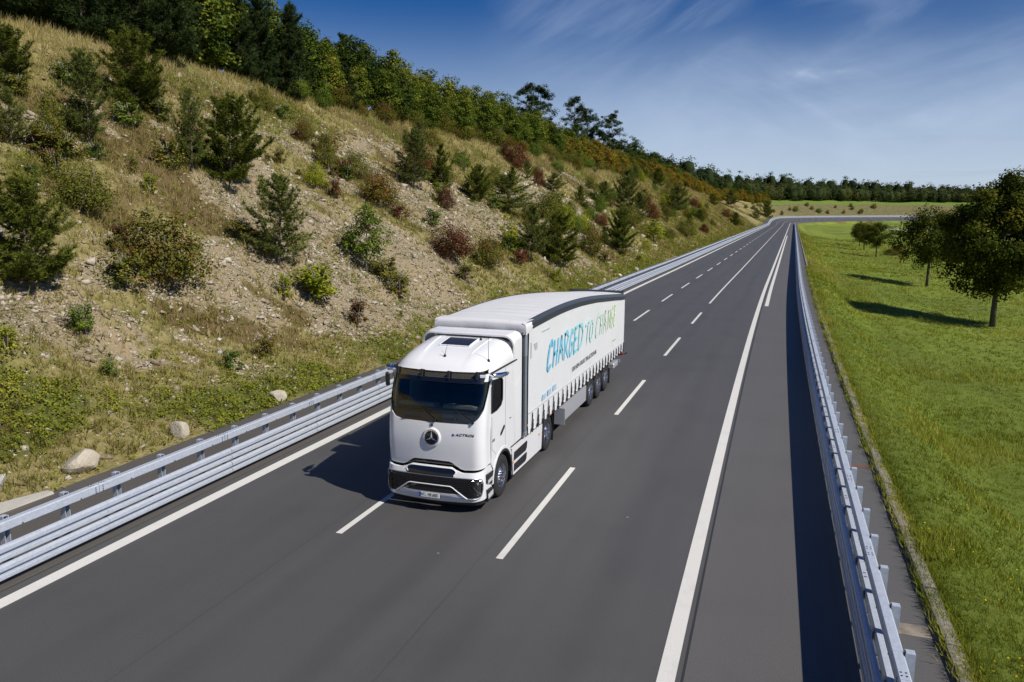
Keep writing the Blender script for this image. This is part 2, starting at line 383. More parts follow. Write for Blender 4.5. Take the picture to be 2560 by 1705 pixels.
# ---- terrain masks
def cover_masks(s, u):
    """share of bare scree, of green and of red-brown growth on the slope"""
    v = np.maximum(U_VERGE-u, 0)
    n1 = fbm(s*.075+3, v*.085+1, 4); n2 = fbm(s*.33+11, v*.38, 3)
    near = 1-sstep(60, 150, s)
    height = sstep(19, 25.5, v + (n1-.5)*10)                       # dry grass towards the crest
    n3 = fbm(s*1.3+4, v*1.0+60, 2)
    scree = sstep(.455, .60, n1*.58 + n2*.27 + n3*.15 + .045*near - .035*(1-near) - .14*sstep(120, 280, s) + .05*np.exp(-((v-9)/6.0)**2)*near)*(1-.93*height)*(1-sstep(330, 420, s))
    scree = scree*(1-.75*(1-sstep(.3, 3.2, v+(n2-.5)*2.5))*sstep(0, 60, s+20))
    green = sstep(.50, .66, fbm(s*.12+50, v*.14+7, 4))*(1-.55*scree)
    foot = (1-sstep(1.0, 4.2, v+(n2-.5)*3))
    green = np.maximum(green*.6, foot*sstep(.38, .6, n2)*.95)
    blob = np.exp(-(((s-13.5)/4.2)**2 + ((v-3.6)/2.3)**2)*.8)
    green = np.maximum(green, sstep(.35, .62, blob*1.1*(.55+n2*.9)))
    scree = scree*(1-.8*green)
    brown = sstep(.55, .70, fbm(s*.15+90, v*.16+70, 3))*(1-scree)
    return scree, green, brown
def grid_terrain(name, ss, uu):
    S, U = np.meshgrid(ss, uu, indexing='ij'); P = GP(S.ravel(), U.ravel()); ns, nu = len(ss), len(uu)
    I = np.arange(ns*nu).reshape(ns, nu)
    F = np.stack([I[:-1, :-1].ravel(), I[:-1, 1:].ravel(), I[1:, 1:].ravel(), I[1:, :-1].ravel()], 1)
    return P, F, S.ravel(), U.ravel()
def mat_slope():
    m, nt, bs = new_mat('slope_earth'); p = pos_(nt)
    sc, gr, br = attr_(nt, 'scree'), attr_(nt, 'green'), attr_(nt, 'brown')
    f1 = noise_(nt, p, 2.6, 6, .7); f2 = noise_(nt, p, 13, 5, .7); f3 = noise_(nt, p, .5, 4)
    vo = N_(nt, 'ShaderNodeTexVoronoi'); vo.inputs['Scale'].default_value = 9; nt.links.new(p, vo.inputs['Vector'])
    stone = ramp_(nt, f2, [(.28, (.10, .080, .046)), (.45, (.23, .19, .115)), (.6, (.34, .285, .19)), (.75, (.45, .40, .30))])
    stone = mixc_(nt, maprange_(nt, f3, .42, .68, 0, .6), stone, (.36, .265, .15))
    stone = mixc_(nt, maprange_(nt, vo.outputs['Distance'], .0, .5, .45, 0), stone, (.42, .38, .31))
    dry = ramp_(nt, f1, [(.25, (.13, .12, .04)), (.5, (.25, .215, .085)), (.75, (.36, .30, .145))])
    green = ramp_(nt, f2, [(.3, (.045, .055, .013)), (.55, (.105, .125, .024)), (.8, (.19, .19, .05))])
    brown = ramp_(nt, f2, [(.3, (.05, .03, .018)), (.6, (.12, .07, .035)), (.85, (.2, .14, .07))])
    def edge(mk): # broken edge between covers
        a = N_(nt, 'ShaderNodeMath'); a.operation = 'ADD'; nt.links.new(mk, a.inputs[0])
        b = N_(nt, 'ShaderNodeMath'); b.operation = 'MULTIPLY_ADD'; nt.links.new(f2, b.inputs[0]); b.inputs[1].default_value = 1.1; b.inputs[2].default_value = -.55
        nt.links.new(b.outputs[0], a.inputs[1]); return maprange_(nt, a.outputs[0], .3, .7)
    c = mixc_(nt, mixf(nt, edge(br), .75), dry, brown); c = mixc_(nt, mixf(nt, edge(gr), .9), c, green); c = mixc_(nt, edge(sc), c, stone)
    rough = ramp_(nt, noise_(nt, p, .45, 6, .75), [(.3, (.075, .08, .026)), (.5, (.15, .135, .058)), (.7, (.22, .185, .09))]); c = mixc_(nt, attr_(nt, 'far'), c, rough); c = mixc_(nt, attr_(nt, 'lawn'), c, ramp_(nt, f1, [(.3, (.10, .16, .03)), (.7, (.20, .27, .05))]))
    nt.links.new(c, bs.inputs['Base Color']); bs.inputs['Roughness'].default_value = .95; bs.inputs['Specular IOR Level'].default_value = .15
    hgt = mixc_(nt, .5, f2, vo.outputs['Distance']); bump_(nt, bs, hgt, .9, .12); return m
def mixf(nt, v, k):
    a = N_(nt, 'ShaderNodeMath'); a.operation = 'MULTIPLY'; nt.links.new(v, a.inputs[0]); a.inputs[1].default_value = k; return a.outputs[0]
M_SLOPE = mat_slope()
ss = np.concatenate([np.arange(-60, 4, 4), np.arange(4, 60, .3), np.arange(60, 140, .6), np.arange(140, 320, 1.5), np.arange(320, 1101, 5)])
uu = -np.concatenate([np.arange(-U_VERGE-.05, 44, .3), np.arange(44, 80, 1.5), np.arange(80, 330, 14)])[::-1]
P, F, S1, U1 = grid_terrain('hillside', ss, uu)
me = mesh_np('hillside', P, F, M_SLOPE, True)
sc_, gr_, br_ = cover_masks(S1, U1)
far = sstep(560, 640, S1); v_ = U_VERGE-U1
gr_ = np.where((v_ > 20.5) & (v_ < 70), np.maximum(gr_, .98*far), gr_*(1-.8*far)); br_ = br_*(1-.9*far)
wood = sstep(27, 30, v_)*(1-far); br_ = np.maximum(br_, wood*.9); gr_ = gr_*(1-wood)
fattr(me, 'scree', sc_); fattr(me, 'green', gr_); fattr(me, 'brown', br_); fattr(me, 'far', far*(v_ < 20.5)); fattr(me, 'lawn', far*((v_ > 20.5) & (v_ < 62)))
hill = obj('hillside', me); tag(hill, kind='structure')
def mat_meadow():
    m, nt, bs = new_mat('meadow_ground'); p = pos_(nt)
    f1 = noise_(nt, p, .11, 6, .65); f2 = noise_(nt, p, 5, 8, .8); f3 = noise_(nt, p, .7, 6, .7)
    c = ramp_(nt, f2, [(.25, (.085, .12, .018)), (.5, (.18, .24, .036)), (.78, (.29, .32, .065))])
    c = mixc_(nt, maprange_(nt, f1, .42, .7, 0, .6), c, (.28, .275, .06)); c = mixc_(nt, maprange_(nt, f3, .5, .68, 0, .6), c, (.11, .165, .024))
    c = mixc_(nt, maprange_(nt, noise_(nt, p, .028, 5, .65), .42, .62, 0, .75), c, (.115, .16, .03))
    c = mixc_(nt, mixf(nt, attr_(nt, 'brown'), .8), c, (.15, .10, .035))
    nt.links.new(c, bs.inputs['Base Color']); bs.inputs['Roughness'].default_value = .95; bs.inputs['Specular IOR Level'].default_value = .1
    bump_(nt, bs, f2, 1.0, .15); return m
M_MEADOW = mat_meadow()
ss = np.concatenate([np.arange(-60, 4, 4), np.arange(4, 90, .5), np.arange(90, 300, 2), np.arange(300, 1101, 6)])
uu = np.concatenate([np.arange(3.16, 12, .25), np.arange(12, 40, .8), np.arange(40, 200, 10)])
P, F, S2, U2 = grid_terrain('meadow', ss, uu)
me = mesh_np('meadow', P, F, M_MEADOW, True)
fattr(me, 'brown', sstep(.5, .65, fbm(S2*.05, U2*.1+20, 3))*sstep(60, 140, S2)*(1-sstep(5, 9, U2)))
tag(obj('meadow', me), kind='structure')
# far ground sheet out to the horizon
M_FAR = simple('far_field', (.07, .09, .03), .95, var=.4, vscale=.01)
me = mesh_np('ground', [(-6000, -3000, -9), (6000, -3000, -9), (6000, 9000, -9), (-6000, 9000, -9)], [[0, 1, 2, 3]], M_FAR)
tag(obj('ground', me), kind='structure')
# ================================================================== crash barriers
def mat_galv():
    m, nt, bs = new_mat('galvanised_steel'); p = pos_(nt)
    vo = N_(nt, 'ShaderNodeTexVoronoi'); vo.inputs['Scale'].default_value = 22; nt.links.new(p, vo.inputs['Vector'])
    mp = N_(nt, 'ShaderNodeMapping'); mp.inputs['Scale'].default_value = (6, .5, 6); nt.links.new(p, mp.inputs[0])
    st = noise_(nt, mp.outputs[0], 5, 5, .65)
    c = ramp_(nt, vo.outputs['Color'], [(.1, (.44, .485, .56)), (.9, (.53, .58, .66))])
    c = mixc_(nt, maprange_(nt, st, .4, .75, 0, .45), c, (.60, .65, .72)); c = mixc_(nt, maprange_(nt, noise_(nt, p, 3.5, 5), .55, .8, 0, .35), c, (.38, .42, .48))
    nt.links.new(c, bs.inputs['Base Color']); bs.inputs['Metallic'].default_value = .25; bs.inputs['Roughness'].default_value = .5
    bump_(nt, bs, st, .08, .01); return m
M_GALV = mat_galv()
M_BOLT = simple('bolt_dark', (.06, .06, .07), .5, .6)
M_AMBER = simple('amber_reflector', (.7, .25, .02), .25)
M_WREFL = simple('white_reflector', (.75, .77, .8), .15, .3)
def section_mesh(name, prof, L, mat, closed=True, bolts=None):
    mb = MB(); n = len(prof)
    V = [(x, -L/2, z) for x, z in prof] + [(x, L/2, z) for x, z in prof]
    F = [[i, (i+1) % n, n+(i+1) % n, n+i] for i in range(n if closed else n-1)]
    if closed: F += [list(range(n))[::-1], list(range(n, 2*n))]
    mb.add(V, F)
    for b in bolts or []: mb.box(b[0], b[1], 1)
    return mb.mesh(name, [mat, M_BOLT])
def w_prof(sg, z0):
    f = [(0, 0), (.03, .004), (.078, .028), (.083, .04), (.083, .108), (.078, .118), (.004, .130), (.004, .178), (.078, .190), (.083, .200), (.083, .268), (.078, .280), (.03, .304), (0, .308)]
    b = [(x-.012, z) for x, z in f][::-1]
    return [(sg*(x-.083), z+z0) for x, z in f+b]
def rect_prof(sg, a, b, z0, z1, r=.025):
    q = [(a+r, z0), (b-r, z0), (b, z0+r), (b, z1-r), (b-r, z1), (a+r, z1), (a, z1-r), (a, z0+r)]
    return [(sg*x, z) for x, z in q]
def guardrail(name, u_face, sg, s0, s_near, s_far, label):
    """sg=+1: the face looks to +u (barrier left of the road); -1 the mirror"""
    root = empty(name); tag(root, label, 'guardrail', 'steel crash barriers along the road')
    L = 4.0; f = lambda d: d          # profile x grows towards the road
    topb = []
    for e in (-1, 1):
        for z in (.97, 1.008, 1.046, 1.084): topb.append(((sg*(-.198), e*(L/2-.09), z-.012), (.012, .022, .018)))
        for x in (-.25, -.31): topb += [((sg*x, e*(L/2-.09), 1.121), (.022, .022, .01)), ((sg*x, e*(L/2-.17), 1.121), (.022, .022, .01))]
    for y in (-1.333, 0, 1.333): topb.append(((sg*(-.199), y+.2, .965), (.012, .03, .02)))
    M_top = section_mesh('top_rail', rect_prof(sg, -.36, -.20, .93, 1.12, .02), L-.006, M_GALV, True, topb)
    M_box = section_mesh('box_rail', rect_prof(sg, -.295, -.185, .48, .665, .015), L-.006, M_GALV, True, [((sg*(-.24), e*(L/2-.08), .666), (.05, .02, .01)) for e in (-1, 1)])
    M_wu = section_mesh('upper_beam', w_prof(sg, .445), L-.002, M_GALV); M_wl = section_mesh('lower_beam', w_prof(sg, .09), L-.002, M_GALV)
    mb = MB(); mb.prism([(sg*x, y) for x, y in ((-.365, -.06), (-.49, -.06), (-.49, .06), (-.365, .06), (-.365, .048), (-.478, .03), (-.478, -.03), (-.365, -.048))], -.3, 1.15, 'z')
    mb.box((sg*(-.43), 0, 1.152), (.11, .11, .006)); M_post = mb.mesh('post', M_GALV)
    mb = MB()                                        # spacer: a bent strap between beam and box, and an angle bracket below
    pts = [(-.083-.02 + .0, -.10), (-.115, -.10), (-.15, -.085), (-.178, -.04), (-.183, 0), (-.178, .04), (-.15, .085), (-.115, .10), (-.10, .10)]
    n = len(pts); V = [(sg*x, y, z) for z in (.47, .65) for x, y in pts]; mb.add(V, [[i, i+1, n+i+1, n+i] for i in range(n-1)])
    M_sp = mb.mesh('spacer', M_GALV)
    mb = MB(); mb.prism([(sg*(-.36), .27), (sg*(-.10), .27), (sg*(-.10), .14), (sg*(-.085), .14), (sg*(-.085), .38), (sg*(-.10), .38), (sg*(-.10), .285), (sg*(-.36), .285)], -.04, .04, 'y'); M_br = mb.mesh('bracket', M_GALV)
    mb = MB(); mb.box((sg*(-.062), 0, .60), (.03, .045, .04)); M_rf = mb.mesh('reflector', M_WREFL if True else M_AMBER)
    def place(nm, me, s):
        x, y, ph = SU(s, u_face); return obj(nm, me, root, (float(x), float(y), float(road_z(s, u_face))), (0, 0, -float(ph)))
    s = s0; far = MB(); k = 0
    while s < s_far:
        near = s < s_near
        if near:
            for nm, me in (('top_rail', M_top), ('box_rail', M_box), ('upper_beam', M_wu), ('lower_beam', M_wl)): place(nm, me, s+L/2)
            for j in range(3): place('post', M_post, s+.667+1.333*j); place('spacer', M_sp, s+.667+1.333*j+.12); place('bracket', M_br, s+.667+1.333*j)
            if k % 3 == 1: place('reflector', M_rf, s+1.0)
        k += 1; s += L
    # the distant run: the same sections swept along the line
    st = np.arange(s0+L*math.ceil((s_near-s0)/L), s_far+.1, 8.0)
    def sweep(prof):
        n = len(prof); V = np.stack([SUZ(st, np.full_like(st, u_face+x), z) for x, z in prof], 1).reshape(-1, 3)
        far.add(V, [[i*n+j, i*n+(j+1) % n, (i+1)*n+(j+1) % n, (i+1)*n+j] for i in range(len(st)-1) for j in range(n)])
    sweep(rect_prof(sg, -.36, -.20, .93, 1.12)); sweep(rect_prof(sg, -.295, -.185, .48, .665)); sweep(w_prof(sg, .445)); sweep(w_prof(sg, .09))
    for q in np.arange(st[0]+.667, min(s_far, 330), 1.333):
        x, y, ph = SU(q, u_face-sg*.43); z = float(road_z(q, u_face)); far.box((float(x), float(y), z+.6), (.12, .12, 1.1))
        x, y, ph = SU(q+.1, u_face-sg*.14); far.box((float(x), float(y), z+.6), (.09, .18, .2))
    tag(far.build('rail_run', [M_GALV], root), kind='stuff')
    return root
guardrail('guardrail', -13.19, 1, 4.1, 112, 1040, 'long galvanised guardrail at the foot of the rocky slope')
guardrail('guardrail', 1.60, -1, 6.0, 110, 532, 'galvanised guardrail on posts between the road shoulder and the meadow')
# ================================================================== the lorry
TX, TY = -7.2585, 16.954
def mat_white():
    m, nt, bs = new_mat('white_paint'); p = objco_(nt)
    c = ramp_(nt, noise_(nt, p, 1.3, 4), [(.3, (.80, .805, .81)), (.7, (.85, .853, .855))])
    nt.links.new(c, bs.inputs['Base Color']); bs.inputs['Roughness'].default_value = .32; bs.inputs['Coat Weight'].default_value = .6; bs.inputs['Coat Roughness'].default_value = .05
    return m
def mat_tarp(name, col):
    m, nt, bs = new_mat(name); p = objco_(nt)
    mp = N_(nt, 'ShaderNodeMapping'); mp.inputs['Scale'].default_value = (1, .9, .35); nt.links.new(p, mp.inputs[0])
    n1 = noise_(nt, mp.outputs[0], 2.6, 5, .6, .6); n2 = noise_(nt, p, .7, 3)
    c = ramp_(nt, n2, [(.3, tuple(q*.95 for q in col)), (.7, col)]); nt.links.new(c, bs.inputs['Base Color'])
    bs.inputs['Roughness'].default_value = .48; bs.inputs['Specular IOR Level'].default_value = .4
    bump_(nt, bs, n1, .35, .035); return m
def mat_glass(name, tint, refl=1.0):
    m, nt, bs = new_mat(name); nt.nodes.remove(bs); out = nt.nodes['Material Output']
    fr = N_(nt, 'ShaderNodeFresnel'); fr.inputs[0].default_value = 1.5
    fac = N_(nt, 'ShaderNodeMath'); fac.operation = 'MULTIPLY_ADD'; nt.links.new(fr.outputs[0], fac.inputs[0]); fac.inputs[1].default_value = 1.2*refl; fac.inputs[2].default_value = .02; fac.use_clamp = True
    tr = N_(nt, 'ShaderNodeBsdfTransparent'); gl = N_(nt, 'ShaderNodeBsdfGlossy'); gl.inputs['Roughness'].default_value = .02
    c = mixc_(nt, noise_(nt, objco_(nt), 2, 3), tuple(q*.9 for q in tint), tint); nt.links.new(c, tr.inputs[0])
    mx = N_(nt, 'ShaderNodeMixShader'); nt.links.new(fac.outputs[0], mx.inputs[0]); nt.links.new(tr.outputs[0], mx.inputs[1]); nt.links.new(gl.outputs[0], mx.inputs[2])
    nt.links.new(mx.outputs[0], out.inputs[0]); return m
M_WHITE = mat_white(); M_CURT = mat_tarp('curtain_tarpaulin', (.73, .74, .745)); M_ROOFT = mat_tarp('roof_tarpaulin', (.70, .70, .70)); M_FRONTT = mat_tarp('front_cover_tarpaulin', (.70, .70, .71))
M_BLACK = simple('black_plastic', (.018, .018, .019), .45, var=.15); M_GLOSSB = simple('gloss_black', (.008, .008, .009), .08, coat=.6)
M_RUB = simple('tyre_rubber', (.02, .02, .021), .75, var=.2, bump=.15, bscale=80); M_RIM = simple('polished_alloy', (.72, .73, .75), .18, 1.0)
M_CHROME = simple('chrome', (.8, .82, .85), .08, 1.0); M_SILVER = simple('silver_trim', (.62, .64, .66), .3, .7)
M_WGLASS = mat_glass('windscreen_glass', (.72, .76, .75), .5); M_SGLASS = mat_glass('door_glass', (.5, .56, .56), .9); M_LENS = mat_glass('lamp_lens', (.8, .82, .85), .9); M_VISOR = mat_glass('visor_acrylic', (.34, .32, .26), .6)
M_GREYP = simple('grey_post_paint', (.30, .33, .37), .45, .2, var=.1); M_GALV2 = simple('zinc_post', (.27, .30, .33), .5, .5, var=.25, vscale=14)
M_ALU = simple('anodised_box', (.56, .58, .61), .35, .45, var=.06); M_RAILD = simple('roof_rail_dark', (.055, .06, .068), .35, .3, var=.1)
M_CHAS = simple('chassis_dark', (.03, .031, .033), .6, var=.2); M_CREAM = simple('cream_dash', (.66, .60, .46), .6); M_DASH = simple('dark_dash', (.02, .02, .022), .6); M_SEAT = simple('seat_fabric', (.05, .05, .055), .85, var=.2)
M_PLATE = simple('plate_white', (.72, .72, .70), .35); M_BLUE = simple('plate_blue', (.02, .09, .42), .4); M_INK = simple('black_ink', (.015, .015, .016), .6); M_ORG = simple('amber_lamp', (.75, .26, .02), .25); M_STAR = simple('chrome_star', (.85, .85, .83), .12, 1.0)
M_LBLUE = simple('pale_blue_print', (.42, .60, .74), .5); M_GREYINK = simple('grey_print', (.42, .44, .47), .6); M_GREENI = simple('green_print', (.30, .62, .22), .5); M_REDL = simple('red_lamp', (.35, .02, .02), .3); M_STRAP = simple('strap_dark', (.035, .036, .038), .6)
def mat_brush():
    m, nt, bs = new_mat('gradient_lettering'); p = objco_(nt); sx = N_(nt, 'ShaderNodeSeparateXYZ'); nt.links.new(p, sx.inputs[0])
    f = maprange_(nt, sx.outputs[1], 3.9, 14.2, 0, 1, False)
    c = ramp_(nt, f, [(0, (.15, .54, .79)), (.32, (.26, .67, .79)), (.55, (.50, .79, .74)), (.78, (.66, .83, .63)), (1, (.70, .83, .46))])
    dry = noise_(nt, p, 26, 3, .7); c = mixc_(nt, maprange_(nt, dry, .62, .8, 0, .5), c, (.72, .75, .75)); nt.links.new(c, bs.inputs['Base Color']); bs.inputs['Roughness'].default_value = .45; return m
M_BRUSH = mat_brush()

def text_mesh(name, txt, size, mat, sx=1.0, extrude=.002, shear=0.0):
    cu = bpy.data.curves.new(name, 'FONT'); cu.body = txt; cu.size = size; cu.extrude = extrude; cu.shear = shear; cu.align_x = 'CENTER'; cu.align_y = 'CENTER'; cu.resolution_u = 3
    o = bpy.data.objects.new(name, cu); COL.objects.link(o); dg = bpy.context.evaluated_depsgraph_get(); dg.update()
    me = bpy.data.meshes.new_from_object(o.evaluated_get(dg)); bpy.data.objects.remove(o); bpy.data.curves.remove(cu)
    me.transform(Matrix.Diagonal((sx, 1, 1, 1))); me.materials.clear(); me.materials.append(mat); me.name = name; return me
ROT_FRONT = (R_(90), 0, 0)               # text facing -y
ROT_SIDE = (R_(90), 0, R_(90))           # text facing +x, reading towards +y

# ---- skin of cab front: t metres along the outline from the centre, z height -> point
class Skin:
    def __init__(s, W, Fz, r, bow): s.W = W; s.zz = [a for a, b in Fz]; s.ff = [b for a, b in Fz]; s.r = r; s.bow = bow
    def F(s, z):
        n = len(s.zz); z = float(z)                                  # smooth (Catmull-Rom) profile
        i = max(0, min(n-2, int(np.searchsorted(s.zz, z))-1)); a, b = s.zz[i], s.zz[i+1]; q = min(1, max(0, (z-a)/(b-a)))
        p0, p1, p2, p3 = s.ff[max(i-1, 0)], s.ff[i], s.ff[i+1], s.ff[min(i+2, n-1)]
        return .5*((2*p1)+(-p0+p2)*q+(2*p0-5*p1+4*p2-p3)*q*q+(-p0+3*p1-3*p2+p3)*q**3)
    def pt(s, t, z, off=0.0):
        W = s.W(z) if callable(s.W) else s.W; r = s.r(z) if callable(s.r) else s.r; F = s.F(z); bow = s.bow; sg = 1 if t >= 0 else -1; t = abs(t); a = W-r*.93
        if t <= a:
            x = t; y = F+bow*(t/W)**2; dy = 2*bow*t/W/W; n = Vector((dy, -1, 0)).normalized()
        else:
            th0 = math.atan(2*bow*a/W/W); y0 = F+bow*(a/W)**2; cx = a-r*math.sin(th0); cy = y0+r*math.cos(th0)
            arc = r*(math.pi/2-th0); q = t-a
            if q < arc:
                th = th0+q/r; x = cx+r*math.sin(th); y = cy-r*math.cos(th); n = Vector((math.sin(th), -math.cos(th), 0))
            else:
                x = cx+r; y = cy+(q-arc); n = Vector((1, 0, 0))
        return Vector((sg*(x+n.x*off), y+n.y*off, z))
    def t_at_y(s, y, z):
        lo, hi = 0.0, 4.0
        for _ in range(40):
            m = (lo+hi)/2
            if s.pt(m, z).y < y: lo = m
            else: hi = m
        return lo
def patch(skin, ts, zb, zt, nz, off=0.0, thick=.02):
    """surface patch; ts list of t, zb/zt functions of t; closed by a rim of the given depth"""
    mb = MB(); n = len(ts); V = []
    for d in (off, off-thick):
        for j in range(nz+1):
            for t in ts: V.append(skin.pt(t, zb(t)+(zt(t)-zb(t))*j/nz, d))
    K = n*(nz+1); F = []
    for j in range(nz):
        for i in range(n-1):
            a = j*n+i; F.append([a, a+1, a+n+1, a+n]); F.append([K+a, K+a+n, K+a+n+1, K+a+1])
    rim = [i for i in range(n)] + [j*n+n-1 for j in range(1, nz+1)] + [nz*n+i for i in range(n-2, -1, -1)] + [j*n for j in range(nz-1, 0, -1)]
    for k in range(len(rim)):
        a, b = rim[k], rim[(k+1) % len(rim)]; F.append([a, K+a, K+b, b])
    return mb.add(V, F)
def on_tube(skin, tz, r, off, n=6):
    return MB().tube([skin.pt(t, z, off) for t, z in tz], r, n)
lin = lambda a, b, n: [a+(b-a)*i/(n-1) for i in range(n)]
def pw(pts):
    X = [a for a, b in pts]; Y = [b for a, b in pts]
    return lambda t: float(np.interp(abs(t), X, Y))

tractor = empty('truck_tractor', (TX, TY, 0)); tag(tractor, 'white cab-over electric truck driving on the motorway, coupled to the trailer', 'truck')
CAB = Skin(1.245, [(.9, -1.19), (1.2, -1.225), (1.6, -1.235), (1.9, -1.215), (2.2, -1.165), (2.6, -1.07), (3.05, -.93), (3.3, -.83)], lambda z: float(np.interp(z, [1.1, 2.2, 3.2], [.29, .25, .21])), .115)
BUM = Skin(1.25, [(.18, -1.25), (.30, -1.31), (.45, -1.355), (.75, -1.36), (.95, -1.33), (1.1, -1.28)], .33, .13)
Y_SEAM = -.60
TS = 1.245+.62                                          # outline length to the side seam (approx.)
ts_full = lin(-1.95, 1.95, 61)
ts_cab = [t for t in ts_full]
def clampT(z): return CAB.t_at_y(Y_SEAM, z)
# white front panel
zlow = pw([(0, 1.235), (.43, 1.225), (.50, 1.20), (.70, 1.06), (.80, 1.035), (1.1, 1.05), (1.5, 1.10), (2, 1.12)])
zcowl = pw([(0, 2.115), (.80, 2.12), (.98, 2.16), (1.10, 2.26), (1.22, 2.45), (1.30, 2.8), (1.36, 3.05), (3, 3.05)])
TE = CAB.t_at_y(Y_SEAM, 2.0)
tsf = sorted(set(lin(-TE, TE, 71) + [-.43, .43, -.5, .5, -.7, .7]))
p_ = patch(CAB, tsf, zlow, lambda t: min(zcowl(t), 3.2), 22, 0, .03); fp = p_.build('front_panel', M_WHITE, tractor, True, 40)
# dark cowl strip and windscreen
TG = 1.335
ts_g = lin(-TG, TG, 49)
zg0 = pw([(0, 2.30), (.9, 2.315), (1.1, 2.36), (1.22, 2.50), (1.30, 2.84), (TG, 3.0)])
patch(CAB, [t for t in ts_g if abs(t) < 1.325], lambda t: zcowl(t)-.01, lambda t: zg0(t)+.012, 3, -.012, .02).build('wiper_cowl', M_GLOSSB, tractor, True, 40)
zgt = lambda t: 3.09
patch(CAB, ts_g, zg0, zgt, 14, -.018, .006).build('windscreen', M_WGLASS, tractor, True, 50)
patch(CAB, lin(-TE, TE, 51), lambda t: 3.07, lambda t: 3.235, 3, -.004, .03).build('header_panel', M_WHITE, tractor, True, 40)
for sg in (-1, 1):                                        # black edge of the screen
    on_tube(CAB, [(sg*t, zg0(t)) for t in lin(1.0, TG-.005, 10)]+[(sg*TG, 3.08)], .014, -.012).build('windscreen_trim', M_GLOSSB, tractor, True)
for t0 in (-.52, .38):                                    # vents in the cowl, wipers
    mb = MB(); c = CAB.pt(t0, 2.215, .012); mb.box(c, (.42, .03, .05), 0, (R_(-12), 0, 0), .012); mb.build('cowl_grip', M_BLACK, tractor)
for t0 in (.07, .98):
    base = CAB.pt(t0, 2.17, .03); tip = CAB.pt(t0-.42, 2.44, .03); w = MB(); w.tube([base, base.lerp(tip, .5)+Vector((0, -.03, 0)), tip], [.016, .011, .009], 6)
    wp = w.build('wiper', M_BLACK, tractor, True); b = MB(); b.tube([CAB.pt(t0-.75, 2.375, .016), CAB.pt(t0-.42, 2.40, .016), CAB.pt(t0-.02, 2.375, .016)], .010, 5); b.build('wiper_blade', M_BLACK, wp, True)
    k = MB(); k.lathe([(0, -.03), (.028, -.03), (.03, .02), (0, .02)], 12, 'y', base); k.build('wiper_pivot', M_BLACK, wp, True)
# emblem: black disc, ring, three-pointed star
ec = CAB.pt(0, 1.765); tilt = R_(-4)
def emb(mb_fn, nm, mat, par, dy): 
    m = MB(); mb_fn(m); return m.build(nm, mat, par, True, 30, (ec.x, ec.y+dy, ec.z), (tilt, 0, 0))
em = emb(lambda m: m.lathe([(.235, .02), (.225, -.012), (.195, -.03), (.178, -.02), (.178, .0), (0, .0)], 40, 'y'), 'emblem', M_WHITE, tractor, 0)
emb(lambda m: m.lathe([(.176, .0), (.172, -.016), (0, -.018)], 36, 'y'), 'emblem_disc', M_GLOSSB, em, 0).location = (0, 0, 0)
emb(lambda m: m.lathe([(.178, -.012), (.178, -.034), (.160, -.036), (.160, -.012)], 40, 'y', close=True), 'emblem_ring', M_CHROME, em, 0).location = (0, 0, 0)
def star(m):
    V = [(0, -.045, 0)]; F = []
    for k in range(6):
        a = math.pi/2+k*math.pi/3; r = .165 if k % 2 == 0 else .026; V.append((r*math.cos(a), -.022, r*math.sin(a)))
    for k in range(6): F.append([0, 1+k, 1+(k+1) % 6])
    m.add(V, F)
st = emb(star, 'emblem_star', M_STAR, em, 0); st.location = (0, 0, 0)
for q in st.data.polygons: q.use_smooth = False
for q in em.children: q.rotation_euler = (0, 0, 0)
k = MB(); k.lathe([(0, -.03), (.022, -.03), (.03, 0), (.03, .02)], 14, 'y', CAB.pt(0, 2.05)); k.build('front_camera', M_BLACK, tractor, True)
# lettering on the front
def front_text(txt, size, t, z, mat, sx=1.0, shear=.25, off=.006):
    me = text_mesh('lettering', txt, size, mat, sx, .003, shear); c = CAB.pt(t, z, off); d = CAB.pt(t+.05, z)-CAB.pt(t-.05, z); ang = math.atan2(d.y, d.x)
    return obj('lettering', me, tractor, c, (R_(90), 0, ang))
front_text('ACTROS', .085, .80, 1.875, M_INK, 1.35); mb = MB(); c = CAB.pt(.53, 1.865, .004); mb.box(c, (.055, .008, .05), 0, (0, 0, R_(6)), .003); lb = mb.build('lettering', M_BLUE, tractor)
front_text('e', .06, .53, 1.865, M_SILVER, 1.0, 0, .011)
# bumper: white shell with openings laid in as deep dark trays
TB = BUM.t_at_y(-.52, .6)
zb_bot = pw([(0, .275), (.8, .29), (1.2, .32), (3, .36)]); zb_top = pw([(0, 1.105), (.5, 1.10), (.62, 1.04), (.78, .99), (1.1, 1.0), (1.5, 1.03), (3, 1.05)])
patch(BUM, sorted(lin(-TB, TB, 65)+[-.5, .5, -.62, .62]), zb_bot, zb_top, 12, 0, .05).build('bumper', M_WHITE, tractor, True, 40)
patch(BUM, lin(-TB, TB, 45), lambda t: .20, lambda t: zb_bot(t)-.004, 2, -.03, .05).build('chin_spoiler', M_BLACK, tractor, True, 40)
